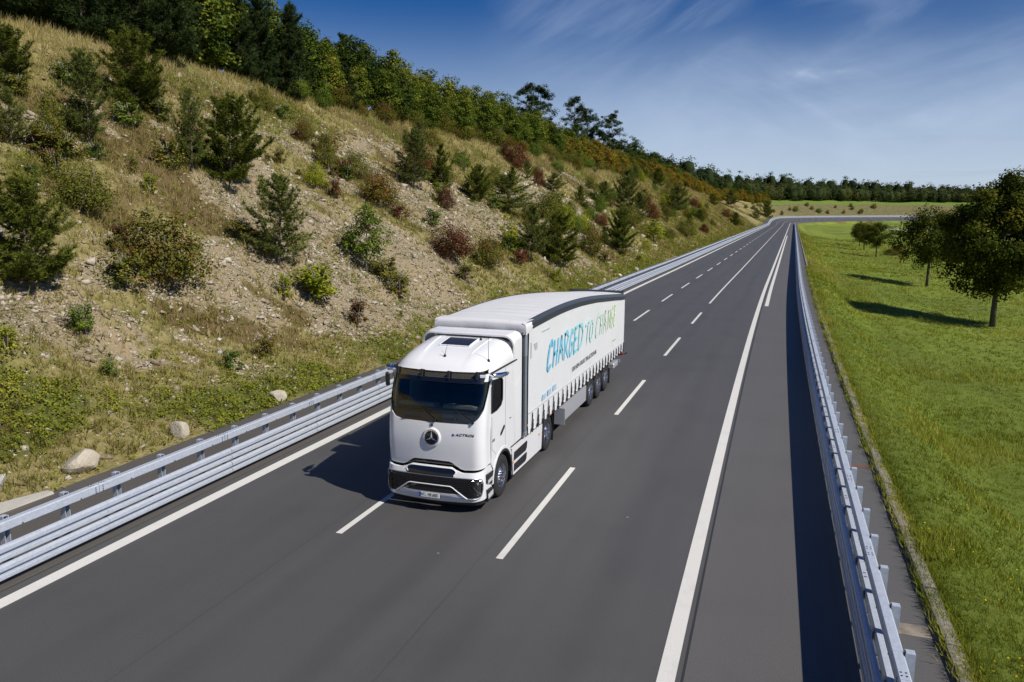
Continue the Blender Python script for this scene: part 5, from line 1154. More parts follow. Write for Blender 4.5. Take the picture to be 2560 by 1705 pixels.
PLANTS = [
    ('pd', 20.05, -24.51, 3.55, 3.04, 'dense dark pine at the left edge of the picture, low on the slope'),
    ('ps', 29.74, -31.89, 4.27, 2.43, 'thin tall pine with a bare trunk high on the left of the slope'),
    ('pd', 36.76, -36.11, 4.36, 3.51, 'broad dark pine below the wood, first from the left at the crest'),
    ('pd', 38.00, -35.91, 2.88, 1.68, 'smaller dark pine leaning against the broad pine below the crest'),
    ('ps', 34.98, -30.46, 4.12, 1.84, 'slim young pine with a bare stem beside the rounded dense pine'),
    ('pd', 37.39, -29.87, 4.78, 3.79, 'rounded dense pine in the middle of the scree slope'),
    ('ps', 25.68, -31.87, 2.35, 1.49, 'pale pine cut by the left edge of the picture, half way up the slope'),
    ('ps', 33.27, -23.90, 4.27, 3.32, 'sparse young pine with feathery branches above the olive-red bush'),
    ('bo', 25.43, -27.72, 1.97, 2.79, 'wide dark olive bush above the dense pine at the left edge'),
    ('bb', 26.15, -24.33, 3.04, 3.91, 'large round olive and red-brown bush on pale scree'),
    ('st', 40.16, -22.82, 4.09, 2.82, 'leafy green young tree above the cab on the scree'),
    ('by', 31.79, -22.54, 1.34, 0.89, 'little lime-yellow shrub alone on the pale scree'),
    ('br', 33.62, -19.63, 1.39, 1.13, 'small red-brown shrub on the scree just above the cab roof'),
    ('by', 30.31, -28.93, 1.00, 0.86, 'small yellow-green shrub with a dark hollow beneath it'),
    ('bo', 30.64, -30.23, 0.94, 0.63, 'tiny upright shrub left of the small yellow-green shrub'),
    ('bo', 52.90, -39.08, 2.02, 1.77, 'green bush topmost of the diagonal row below the wood'),
    ('bg', 54.50, -38.40, 1.32, 2.00, 'low green bush second in the diagonal row'),
    ('bb', 53.84, -36.01, 2.03, 1.84, 'orange-brown bush third in the diagonal row'),
    ('br', 54.52, -34.67, 1.61, 2.49, 'dark red bush fourth in the diagonal row'),
    ('by', 46.47, -30.27, 1.73, 1.81, 'bright yellow-green bush beside bare scree'),
    ('br', 46.56, -28.78, 1.38, 1.04, 'thin red shrub next to the bright yellow-green bush'),
    ('bo', 52.21, -32.95, 2.76, 1.84, 'mixed green bush at the end of the diagonal row'),
    ('bo', 54.98, -32.02, 2.19, 2.71, 'olive bush above the orange-brown thicket'),
    ('bb', 50.90, -27.93, 2.85, 3.17, 'tall orange-brown thicket in the middle of the slope'),
    ('ps', 62.55, -30.90, 4.90, 3.54, 'grey-green pine standing right of the orange-brown thicket'),
    ('pd', 67.34, -30.50, 3.96, 1.81, 'narrow dark pine like a column on the scree'),
    ('bo', 83.99, -39.35, 2.22, 2.90, 'dark bush close under the wood edge'),
    ('pd', 72.66, -29.00, 3.52, 2.48, 'dark conical pine with spreading lower boughs'),
    ('ps', 76.86, -27.14, 3.87, 5.24, 'wide spreading pine scrub on the mid slope'),
    ('br', 110.72, -39.88, 2.49, 2.63, 'lone dark red bush below the wood edge'),
    ('br', 51.36, -22.34, 2.75, 3.24, 'big deep red bush above the trailer roof'),
    ('bb', 55.94, -21.22, 2.72, 3.04, 'red and yellow bush beside the big deep red bush'),
    ('by', 63.76, -22.27, 3.57, 1.68, 'slender yellow-green young tree behind the red and yellow bush'),
    ('ps', 65.27, -20.78, 4.72, 3.20, 'feathery green pine above the rear of the trailer roof'),
    ('pd', 71.85, -20.10, 4.86, 4.06, 'thick green pine behind the rear end of the trailer'),
    ('pd', 100.33, -29.03, 2.54, 2.14, 'small dark pine above the thick green pine'),
    ('bb', 84.13, -20.24, 3.81, 3.12, 'brown bush on the right of the thick green pine'),
    ('ps', 112.76, -33.14, 2.76, 3.00, 'small grey-green pine on the upper slope'),
    ('pd', 101.09, -20.24, 5.26, 3.48, 'upright pine above the far guardrail'),
    ('by', 129.66, -20.75, 4.11, 4.40, 'round yellow-green bush close to the guardrail'),
    ('bo', 162.68, -19.61, 3.91, 4.45, 'olive bush beyond the round yellow-green bush'),
    ('pd', 309.89, -20.11, 5.09, 3.99, 'small dark cone-shaped pine near the far guardrail'),
    ('ps', 129.10, -29.20, 3.74, 3.64, 'pine on the far slope, left of a close pair'),
    ('ps', 137.56, -27.07, 7.15, 4.41, 'tallest pine of the far slope group'),
    ('ps', 135.53, -24.46, 5.14, 3.91, 'pine in front of the far slope group'),
    ('ps', 194.47, -26.57, 7.24, 5.71, 'grey-green pine with bushy base on the far slope'),
    ('pd', 247.80, -39.71, 5.78, 3.77, 'dark pine by the brown wood edge'),
    ('pd', 117.82, -30.35, 2.86, 1.86, 'narrow dark pine on the mid far slope'),
    ('pd', 354.07, -33.09, 4.76, 4.58, 'dark round pine below the brown wood'),
    ('ps', 493.79, -35.39, 10.06, 9.76, 'bushy pine near the end of the slope'),
    ('pd', 283.17, -39.47, 3.05, 3.43, 'little dark pine between wood edge and grey-green pine'),
    ('pd', 554.32, -18.22, 10.41, 8.13, 'dark pine at the foot of the far slope by the bend'),
    ('ps', 512.16, -21.11, 6.19, 6.02, 'pale low pine left of the dark pine at the bend'),
    ('bo', 103.37, -27.85, 2.08, 2.19, 'olive shrub between two pines on the mid far slope'),
    ('br', 111.13, -25.47, 1.94, 2.68, 'dull red shrub among the far slope pines'),
    ('bb', 236.20, -24.79, 3.37, 4.74, 'orange-brown shrub below the far pines'),
    ('bo', 171.97, -41.74, 1.49, 1.79, 'tiny dark shrub on dry grass near the crest'),
    ('bo', 195.41, -34.30, 1.28, 2.00, 'tiny olive shrub on dry grass below the brown wood'),
    ('bb', 135.97, -40.60, 1.26, 1.73, 'tiny brown shrub under the wood edge'),
    ('bg', 84.27, -35.68, 2.21, 2.33, 'pale green scrub right of the column pine'),
    ('br', 50.71, -26.17, 1.10, 1.74, 'low dark red scrub on the scree'),
    ('br', 60.87, -20.48, 1.34, 1.50, 'small dark red bush at the foot of the feathery pine'),
    ('bg', 54.58, -25.33, 1.46, 1.70, 'low green scrub above the big red bush'),
    ('bo', 27.45, -31.76, 2.93, 1.47, 'dark scrub in front of the thin tall pine'),
    ('bg', 29.26, -30.90, 0.82, 1.34, 'low pale green scrub at the foot of the thin tall pine'),
    ('bo', 25.95, -29.71, 1.35, 1.04, 'dark green sapling left of the wide olive bush'),
    ('bb', 32.39, -25.55, 1.15, 1.61, 'rusty low bush left of the sparse young pine'),
    ('bg', 33.79, -37.52, 1.37, 1.77, 'green scrub under the crest at upper left'),
    ('pd', 29.86, -36.92, 2.81, 2.21, 'dark pine at the upper left corner below the wood'),
    ('bo', 82.30, -32.07, 2.14, 2.71, 'olive brush behind the dark conical pine'),
]
for k, s, u, H, W, lab in PLANTS:
    loc = [float(q) for q in GP(np.array([s]), np.array([u]))[0]]; W *= 1.08
    if k in ('pd', 'ps'):
        key = 'pdn' if (k == 'pd' and W < .62*H) else k
        plant('pine_tree', loc, H*1.04, W, key, lab, 'pine tree', 'pines scattered over the slope')
    elif k == 'st' or (k == 'by' and H > 3): plant('young_tree', loc, H, W, 'st' if k == 'st' else 'byt', lab, 'tree')
    else: plant('shrub', loc, H*1.05, W, k+('s' if H < 1.7 else ''), lab, 'shrub', 'shrubs scattered over the slope', parts=('foliage', 'stems'))
# ---- low growth crowding round the bigger plants
rc = random.Random(91)
for k, s, u, H, W, lab in PLANTS:
    if H < 1.6 or s > 130: continue
    for _ in range(rc.choice((1, 2, 2, 3))):
        a = rc.uniform(0, 6.28); r = W*rc.uniform(.42, .8); k2 = rc.choice(['bo', 'bo', 'bg', 'by', 'br', 'bb']); h2 = min(1.65, H*rc.uniform(.22, .5)); s2, u2 = s+r*math.cos(a), min(U_VERGE-.5, u+r*math.sin(a))
        plant('shrub', [float(q) for q in GP(np.array([s2]), np.array([u2]))[0]], h2, h2*rc.uniform(1.0, 1.7), k2+'s', 'low %s shrub crowding against a bigger plant on the slope' % {'bo': 'olive', 'bg': 'green', 'by': 'yellow-green', 'br': 'reddish', 'bb': 'brown'}[k2], 'shrub', 'low companion shrubs, '+k2, parts=('foliage', 'stems'))
# ---- thickets: more shrubs and seedlings between the ones above
rt = random.Random(55)
def filler(n, s0, s1, v0, v1, hmin, hmax, kinds, names, group):
    made = 0; tries = 0
    while made < n and tries < n*40:
        tries += 1; s = s0*(s1/s0)**rt.random(); u = U_VERGE-rt.uniform(v0, v1)
        if any(abs(s-q[1]) < .5*q[4] and abs(u-q[2]) < .5*q[4] for q in PLANTS): continue
        if fbm(s*.09+60, u*.12+4, 2) < .47 and rt.random() < .8: continue
        k = rt.choice(kinds); H = rt.uniform(hmin, hmax)*(1+s*.0012); W = H*rt.uniform(.8, 1.35)
        loc = [float(q) for q in GP(np.array([s]), np.array([u]))[0]]; lab = names[k]
        if k in ('ps', 'pd'): plant('pine_tree', loc, H, W*.62, k, lab, 'pine tree', group+', pines')
        else: plant('shrub', loc, H, W, k+('s' if H < 1.7 else ''), lab, 'shrub', group+', '+k, parts=('foliage', 'stems'))
        made += 1
filler(75, 62, 360, 3, 24, 1.5, 3.4, ['bo', 'bo', 'bg', 'br', 'bb', 'ps', 'pd', 'by'], {'bo': 'olive bush in the merging thicket on the far slope', 'bg': 'green bush in the merging thicket on the far slope', 'br': 'dark red bush in the merging thicket on the far slope', 'bb': 'rusty bush in the merging thicket on the far slope', 'by': 'yellow-green bush in the merging thicket on the far slope', 'ps': 'young grey-green pine in the thicket on the far slope', 'pd': 'young dense pine in the thicket on the far slope'}, 'far slope thicket')
filler(22, 545, 760, 2, 18, 1.4, 2.8, ['bo', 'bg', 'bb'], {'bo': 'olive bush dotted on the dry bank behind the bend', 'bg': 'green bush dotted on the dry bank behind the bend', 'bb': 'brown bush dotted on the dry bank behind the bend'}, 'bushes on the bank behind the bend')
filler(60, 13, 66, 2.5, 24, .35, 1.0, ['bos', 'bgs', 'bys', 'brs', 'bbs'] if False else ['bo', 'bg', 'by', 'br', 'bb'], {'bo': 'knee-high olive seedling on the near rocky slope', 'bg': 'knee-high green seedling on the near rocky slope', 'by': 'knee-high yellow-green seedling on the near rocky slope', 'br': 'knee-high reddish seedling on the near rocky slope', 'bb': 'knee-high brown seedling on the near rocky slope'}, 'seedlings on the near slope')
# ---- the wood along the crest
for i in range(2): proto('fp', 10, 5.2, pine_meshes('wood_pine', 50+i, 10, 5.2, ML['darkpine'], 18, 7, .75, .02, .42, .22, 9))
for i in range(3): proto('fw', 8, 5.0, tree_meshes('wood_tree', 60+i, 8, 5.6, -.06, 150, 46, .25, ML['wood'], None, .12))
for i in range(2): proto('fa', 7, 4.6, tree_meshes('autumn_tree', 65+i, 7, 5.2, -.06, 130, 46, .25, ML['autumn'], None, .11))
for i in range(2): proto('fd', 11, 7.0, tree_meshes('dark_tree', 70+i, 11, 7.4, .02, 130, 52, .34, ML['dark'], None, .2))
for i in range(2): proto('um', 14, 7.5, umbrella_meshes('umbrella_pine', 75+i, 14, 7.5, ML['darkpine']))
rf = random.Random(21)
def wood_row(u0, jit, s0, s1, step, hfun, kinds):
    s = s0
    while s < s1:
        st_ = step*(1+.0022*s)*rf.uniform(.75, 1.25); u = u0+rf.uniform(-jit, jit)
        k = kinds(s); H = hfun(s)*rf.uniform(.78, 1.16); h0, w0, _ = KIND[k][0]; W = w0*H/h0*rf.uniform(.9, 1.2)
        lab, cat, grp = {'fp': ('tall dark pine in the shady wood at the upper left crest', 'pine tree', 'dark pines of the crest wood'),
            'fw': ('green broad-leaved tree in the wood along the hill crest', 'tree', 'green trees of the crest wood'),
            'fa': ('low golden-brown tree in the autumn hedge along the far crest', 'tree', 'golden-brown trees of the crest hedge'),
            'fd': ('dark green crowned tree standing behind the crest wood', 'tree', 'dark trees behind the crest wood')}[k]
        plant('wood_pine' if k == 'fp' else 'wood_tree', [float(q) for q in GP(np.array([s]), np.array([u]))[0]], H, W, k, lab, cat, grp); s += st_
def kf(s):
    if s < 66: return 'fp' if rf.random() < .95 else 'fw'
    if s < 82: return 'fp' if rf.random() < .4 else 'fw'
    if s < 150: return 'fw' if rf.random() < .93 else 'fd'
    if s < 215: return 'fw' if rf.random() < .62 else 'fa'
    return 'fa' if rf.random() < .88 else 'fw'
hf = lambda s: float(np.interp(s, [0, 50, 64, 74, 90, 130, 160, 230, 320, 480], [8.5, 8.5, 7.2, 5.8, 6.4, 7.6, 6.6, 6.0, 6.6, 8.0]))
wood_row(-44.6, 1.2, 30, 540, 2.9, hf, kf)
wood_row(-49.5, 1.4, 33, 520, 3.9, lambda s: hf(s)*1.15, lambda s: kf(s) if rf.random() < .8 else ('fd' if s > 60 else 'fp'))
wood_row(-56, 2.0, 38, 150, 4.2, lambda s: 9.8 if s < 70 else 8.4, lambda s: 'fp' if s < 72 else 'fd' if rf.random() < .55 else 'fw')
wood_row(-63, 2.0, 44, 110, 4.5, lambda s: 9.5, lambda s: 'fp'); wood_row(-62, 3.0, 330, 520, 7.5, lambda s: 13.5, lambda s: 'fd'); wood_row(-74, 3.0, 360, 560, 8.5, lambda s: 15, lambda s: 'fd')
wood_row(-41.5, 1.5, 538, 640, 2.2, lambda s: float(np.interp(s, [538, 640], [7.5, 5])), lambda s: 'fa'); wood_row(-47, 2, 535, 640, 3.2, lambda s: 8.5, lambda s: 'fa' if rf.random() < .5 else 'fw'); wood_row(-55, 2, 530, 640, 4.0, lambda s: 11.5, lambda s: 'fd')
re_ = random.Random(8)
s_ = 64.0
while s_ < 330:                                           # bushes along the front of the wood
    k = re_.choice(['bo', 'bg', 'bg', 'bb'] if s_ < 150 else ['bo', 'bb', 'bb', 'bg']); H = re_.uniform(1.6, 3.0)*(1+s_*.0012); u = -43.3+re_.uniform(-.9, .7)
    plant('edge_bush', [float(q) for q in GP(np.array([s_]), np.array([u]))[0]], H, H*re_.uniform(1.1, 1.5), k, {'bo': 'olive bush in the fringe along the foot of the crest wood', 'bg': 'green bush in the fringe along the foot of the crest wood', 'bb': 'rusty brown bush in the fringe along the foot of the crest wood'}[k], 'bush', {'bo': 'olive fringe bushes', 'bg': 'green fringe bushes', 'bb': 'brown fringe bushes'}[k], parts=('foliage', 'stems'))
    s_ += re_.uniform(2.2, 4.2)*(1+s_*.003)
for s, u, H, W, lab in ((146, -49, 12.9, 6.0, 'umbrella-topped pine behind the wood, first from the left of the skyline group'), (160, -50.5, 13.8, 7.5, 'broad umbrella pine on the skyline, second of the group'), (183, -50, 14.2, 6.5, 'upright umbrella pine on the skyline, third of the group'), (199, -50, 15.8, 7.0, 'tall layered pine on the skyline, fourth of the group'), (219, -49.5, 15.0, 8.0, 'leaning layered pine at the right end of the skyline group')):
    plant('umbrella_pine', [float(q) for q in GP(np.array([s]), np.array([u]))[0]], H, W, 'um', lab, 'pine tree', 'layered pines on the skyline')
# ---- trees on the meadow
proto('li', 13.2, 12.4, tree_meshes('linden', 80, 13.2, 11.4, .19, 330, 160, .235, ML['linden'], None, .21, 1.5, (.06, .12), .11)); proto('li2', 10, 9, tree_meshes('linden_small', 81, 10, 9, .24, 170, 75, .24, ML['linden'], None, .16, 1.0, (.07, .13), .12))
MT = [('li', 77.6, 18.0, 13.6, 12.4, 'large dark-leaved round tree on the meadow, casting a long shadow'), ('li2', 118, 18.6, 11.0, 9.8, 'second tree on the meadow, partly behind the large round tree'),
      ('li2', 201.4, 19.8, 8.6, 7.6, 'small meadow tree, nearest of the distant three'), ('li2', 227.4, 19.2, 7.4, 6.6, 'small meadow tree between its two distant neighbours'), ('li2', 265.5, 20.8, 8.0, 7.2, 'most distant small tree of the three on the meadow')]
for k, s, u, H, W, lab in MT: plant('meadow_tree', [float(q) for q in GP(np.array([s]), np.array([u]))[0]], H, W, k, lab, 'tree', 'trees on the meadow', rz=s % 6)
for k, s, u, H, W, lab in (('bb', 208, 24.5, 2.4, 6.5, 'low rusty bush below the small meadow trees'), ('bo', 300, 30, 1.2, 5, 'dark low bush far out on the meadow'), ('bo', 430, 50, 2.4, 9, 'long dark hedge by the pale track beyond the meadow'), ('bo', 436, 62, 2.4, 9, 'hedge end behind the second meadow tree')):
    plant('shrub', [float(q) for q in GP(np.array([s]), np.array([u]))[0]], H, W, k, lab, 'shrub', parts=('foliage', 'stems'))
# pale track beyond the meadow
S3, U3 = np.meshgrid(np.linspace(548, 592, 8), np.linspace(46, 118, 14), indexing='ij'); P = GP(S3.ravel(), U3.ravel(), .15); I = np.arange(8*14).reshape(8, 14)
tag(obj('track', mesh_np('track', P, np.stack([I[:-1, :-1].ravel(), I[:-1, 1:].ravel(), I[1:, 1:].ravel(), I[1:, :-1].ravel()], 1), M_CONC)), kind='structure')
# ---- far wood behind the bend: one mass
def far_wood():
    rng = np.random.default_rng(5); Vs = []; Fs = []; Ts = []; nb = 0
    spots = []
    for row, (v, n) in enumerate(((49, 90), (57, 80), (68, 70), (84, 60))):
        for i in range(n): spots.append((560+(i+rng.random())*430/n, U_VERGE-v-rng.uniform(-4, 4), row))
    for i in range(60): spots.append((rng.uniform(480, 600), U_VERGE-rng.uniform(40, 110), 3))
    for s, u, row in spots:
        p = GP(np.array([s]), np.array([u]))[0]; H = rng.uniform(17, 26)*(1.0 if row > 1 else .62)*float(np.interp(s, [470, 620, 700, 800, 950], [1.05, 1.0, 1.12, .92, .62])); W = rng.uniform(9, 14); nc = 24
        d = unit(rng.normal(size=(nc, 3))); cc = p+np.array([0, 0, H*.45])+d*np.array([W/2*.85, W/2*.85, H*.46]); V, F, T = clump_leaves(rng, cc, np.full(nc, W*.20), 20, 1.0, p+np.array([0, 0, H*.5]))
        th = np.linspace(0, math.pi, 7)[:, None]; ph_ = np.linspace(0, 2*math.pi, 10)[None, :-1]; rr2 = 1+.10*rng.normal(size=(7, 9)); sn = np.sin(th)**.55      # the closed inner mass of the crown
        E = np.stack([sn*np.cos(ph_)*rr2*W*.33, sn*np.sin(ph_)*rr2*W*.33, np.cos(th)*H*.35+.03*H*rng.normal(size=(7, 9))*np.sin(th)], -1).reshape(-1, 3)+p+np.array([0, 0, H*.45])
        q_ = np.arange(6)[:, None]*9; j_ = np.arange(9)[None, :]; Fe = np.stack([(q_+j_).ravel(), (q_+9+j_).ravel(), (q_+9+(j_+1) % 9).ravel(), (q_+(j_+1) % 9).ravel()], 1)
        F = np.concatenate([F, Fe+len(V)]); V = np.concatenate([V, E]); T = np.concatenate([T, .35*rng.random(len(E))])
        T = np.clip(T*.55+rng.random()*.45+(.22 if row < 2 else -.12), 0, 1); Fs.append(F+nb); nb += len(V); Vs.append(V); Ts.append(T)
    return leafy_mesh('far_wood', np.concatenate(Vs), np.concatenate(Fs), np.concatenate(Ts), mat_leaf('leaf_far_wood', [(0, (.026, .042, .018)), (.5, (.055, .078, .028)), (.85, (.095, .105, .032)), (1, (.14, .11, .035))], objvar=0))
tag(obj('far_wood', far_wood()), 'dense dark wood on the rise beyond the road bend', 'wood', kind='stuff')
# ================================================================== ground cover
def scatter_slope(n, s0, s1, v0, v1, rng, power=1.0):
    """stations drawn denser near the camera"""
    a = rng.random(n); s = s0*(s1/s0)**(a**power); v = v0+(v1-v0)*rng.random(n); return s, U_VERGE-v
def tufts(rng, P, nb, h, w, lean, tint, spread=.12):
    n = len(P); idx = np.repeat(np.arange(n), nb); N = len(idx); base = P[idx]+np.c_[rng.normal(size=(N, 2))*spread*h[idx][:, None], np.full(N, -.03)]
    d = np.c_[rng.normal(size=(N, 2))*.42+lean, np.ones(N)]; d = unit(d)*(h[idx]*rng.uniform(.55, 1.15, N))[:, None]
    return blades(base, d, w[idx], np.clip(tint[idx]+rng.normal(size=N)*.15, 0, 1), rng)
ML['drygrass'] = mat_leaf('dry_grass_blades', [(0, (.115, .13, .026)), (.35, (.26, .24, .058)), (.7, (.43, .355, .14)), (1, (.55, .46, .23))], trans=.3, objvar=0)
ML['herb'] = mat_leaf('herb_leaves', [(0, (.075, .095, .012)), (.5, (.20, .235, .026)), (.85, (.34, .34, .045)), (1, (.44, .37, .05))], trans=.3, objvar=0)
ML['weed'] = mat_leaf('brown_weeds', [(0, (.06, .055, .018)), (.5, (.15, .105, .038)), (1, (.28, .18, .075))], trans=.2, objvar=0)
ML['meadow'] = mat_leaf('meadow_blades', [(0, (.095, .125, .014)), (.4, (.23, .265, .03)), (.7, (.37, .365, .055)), (1, (.52, .45, .14))], trans=.35, objvar=0)
ML['flower'] = mat_leaf('yellow_flowers', [(0, (.65, .42, .01)), (1, (.8, .55, .02))], objvar=0)
rng = np.random.default_rng(77)
# dry grass
s, u = scatter_slope(80000, 9, 420, .2, 29, rng, .85); sc, gr, br = cover_masks(s, u); v = U_VERGE-u
keep = rng.random(len(s)) < np.clip((1-sc)*1.0+.32, 0, 1)*(1-.6*gr); s, u, v, sc, gr = s[keep], u[keep], v[keep], sc[keep], gr[keep]
P = GP(s, u); top = sstep(17, 25, v); sz = (.16+.30*rng.random(len(s))+.32*top*rng.random(len(s)))*np.interp(s, [0, 60, 200, 420], [.8, 1.0, 1.6, 2.4])*(.75+.5*(1-sc))
V, F, T = tufts(rng, P, 6, sz, sz*.045+.008*np.interp(s, [0, 100, 400], [1, 2.5, 9]), np.array([.15, -.05]), np.clip(.25+.5*fbm(s*.1, v*.15, 3)+.22*top-.25*gr, 0, 1))
tag(obj('dry_grass', leafy_mesh('dry_grass', V, F, T, ML['drygrass'])), 'dry straw-coloured grass growing over the cutting slope', 'grass', kind='stuff')
# brown weeds
s, u = scatter_slope(24000, 9, 300, .1, 24, rng, .85); sc, gr, br = cover_masks(s, u); v = U_VERGE-u
keep = rng.random(len(s)) < np.clip(br*.75+.16*(1-sc)+.5*(1-sstep(.3, 2.2, v))*sstep(40, 70, s)+.04, 0, 1); s, u, v = s[keep], u[keep], v[keep]
P = GP(s, u); sz = (.18+.32*rng.random(len(s)))*np.interp(s, [0, 60, 300], [.8, 1.0, 2.0]); V, F, T = tufts(rng, P, 7, sz, sz*.05+.008*np.interp(s, [0, 300], [1, 6]), np.array([.1, 0]), rng.random(len(s)), .22)
tag(obj('brown_weeds', leafy_mesh('brown_weeds', V, F, T, ML['weed'])), 'withered brown weeds tufted over the slope', 'weeds', kind='stuff')
# skirts of grass and herbs round the foot of every shrub and pine
ps = []; us = []; ws = []
for k, s_, u_, H_, W_, _l in PLANTS:
    m_ = int(min(120, 26+16*W_)); r_ = W_*.75*np.sqrt(rng.random(m_))*1.15; a_ = rng.random(m_)*6.28; ps.append(s_+r_*np.cos(a_)); us.append(np.minimum(U_VERGE-.1, u_+r_*np.sin(a_))); ws.append(np.full(m_, min(1.5, .5+.25*W_)*(1+s_*.003)))
s = np.concatenate(ps); u = np.concatenate(us); w_ = np.concatenate(ws); P = GP(s, u); sz = (.14+.30*rng.random(len(s)))*w_
V, F, T = tufts(rng, P, 7, sz, sz*.06+.010*np.interp(s, [0, 300], [1, 6]), np.array([.1, 0]), np.clip(.1+.6*rng.random(len(s)), 0, 1), .3)
tag(obj('rough_grass', leafy_mesh('rough_grass', V, F, T, ML['drygrass'])), 'rough grass gathered round the feet of the slope shrubs', 'grass', kind='stuff')
# low green herbs
s, u = scatter_slope(60000, 8.5, 320, -.1, 25, rng, .8); sc, gr, br = cover_masks(s, u); v = U_VERGE-u
keep = rng.random(len(s)) < np.clip(gr*1.1+.07, 0, 1); s, u, v, gr = s[keep], u[keep], v[keep], gr[keep]
blob = np.exp(-(((s-13.5)/4.2)**2 + ((v-3.6)/2.3)**2)*.8)
P = GP(s, u, .05); n = len(P); per = 9; idx = np.repeat(np.arange(n), per); N = len(idx); r = (.10+.16*rng.random(n)+.16*blob*rng.random(n))*np.interp(s, [0, 60, 300], [.9, 1.2, 2.2])
off = unit(rng.normal(size=(N, 3)))*(r[idx]*rng.random(N)**.4)[:, None]; off[:, 2] = np.abs(off[:, 2])*1.1
l = (.055+.05*rng.random(N))*np.interp(s[idx], [0, 40, 300], [.85, 1.2, 3.5]); nr = unit(off*2+rng.normal(size=(N, 3))*.5+np.array([.2, 0, .7]))
V, F, T = leaf_quads(P[idx]+off, nr, l, l*.7, np.clip(.15+.5*fbm(s*.5, v*.5, 2)[idx]+.3*rng.random(N)+.18*blob[idx], 0, 1), rng)
tag(obj('green_herbs', leafy_mesh('green_herbs', V, F, T, ML['herb'])), 'low bright green herbs creeping at the foot of the slope', 'ground cover', kind='stuff')
k = rng.random(n) < .07; C = P[k]+np.c_[rng.normal(size=(k.sum(), 2))*.08, .12+.12*rng.random(k.sum())]
V, F, T = leaf_quads(C, unit(rng.normal(size=(len(C), 3))*.4+np.array([.3, -.3, .8])), .045, .045, rng.random(len(C)), rng)
tag(obj('wildflowers', leafy_mesh('wildflowers', V, F, T, ML['flower'])), 'tiny yellow wildflowers among the green herbs', 'wildflowers', kind='stuff')
# scree stones
def stones(rng, P, size, flat=.6):
    """sharp-edged fragments, eight faces each"""
    n = len(P); octa = np.array([(1, 0, 0), (0, 1, 0), (-1, 0, 0), (0, -1, 0), (0, 0, 1), (0, 0, -1)], float); Fq = np.array([[0, 1, 4], [1, 2, 4], [2, 3, 4], [3, 0, 4], [1, 0, 5], [2, 1, 5], [3, 2, 5], [0, 3, 5]])
    Vv = octa[None]*(1+rng.uniform(-.5, .4, (n, 6, 1)))+rng.normal(size=(n, 6, 3))*.22; Vv = Vv*np.array([1, 1, flat])*rng.uniform(.6, 1.4, (n, 1, 3)); a = rng.random(n)*6.28; b = rng.normal(size=n)*.6
    ca, sa, cb, sb = np.cos(a)[:, None], np.sin(a)[:, None], np.cos(b)[:, None], np.sin(b)[:, None]
    x, y, z = Vv[..., 0], Vv[..., 1], Vv[..., 2]; x, z = x*cb+z*sb, -x*sb+z*cb; x, y = x*ca-y*sa, x*sa+y*ca
    V = np.stack([x, y, z], -1)*(size*.62)[:, None, None]+P[:, None, :]; F = (Fq[None]+6*np.arange(n)[:, None, None]).reshape(-1, 3); return V.reshape(-1, 3), F
def mat_stone():
    m, nt, bs = new_mat('limestone'); p = pos_(nt); t = attr_(nt, 'tint')
    c = ramp_(nt, t, [(0, (.15, .12, .08)), (.35, (.32, .265, .18)), (.65, (.47, .415, .32)), (1, (.60, .56, .48))]); c = mixc_(nt, maprange_(nt, noise_(nt, p, 7, 5, .7), .45, .7, 0, .4), c, (.34, .26, .17))
    nt.links.new(c, bs.inputs['Base Color']); bs.inputs['Roughness'].default_value = .95; bs.inputs['Specular IOR Level'].default_value = .15; bump_(nt, bs, noise_(nt, p, 24, 5, .7), .7, .04); return m
M_STONE = mat_stone()
s, u = scatter_slope(150000, 9, 170, .1, 26, rng, .8); sc, gr, br = cover_masks(s, u)
keep = rng.random(len(s)) < np.clip(sc*(.35+1.1*sstep(.35, .6, fbm(s*.9, u*.7, 2)))+.06*(s < 60), 0, 1); s, u = s[keep], u[keep]; P = GP(s, u, .0)
size = (.045+.085*rng.random(len(s))+.22*rng.random(len(s))**12)*np.interp(s, [0, 40, 170], [.9, 1.15, 2.4]); P[:, 2] += size*.1
V, F = stones(rng, P, size); me = mesh_np('scree', V, F, M_STONE); fattr(me, 'tint', np.repeat(np.clip(rng.random(len(s))*.75+.4*(fbm(s*.3, u*.3, 2)-.2), 0, 1), 6))
tag(obj('scree', me), 'loose pale limestone rubble covering the bare slope', 'rubble', kind='stuff')
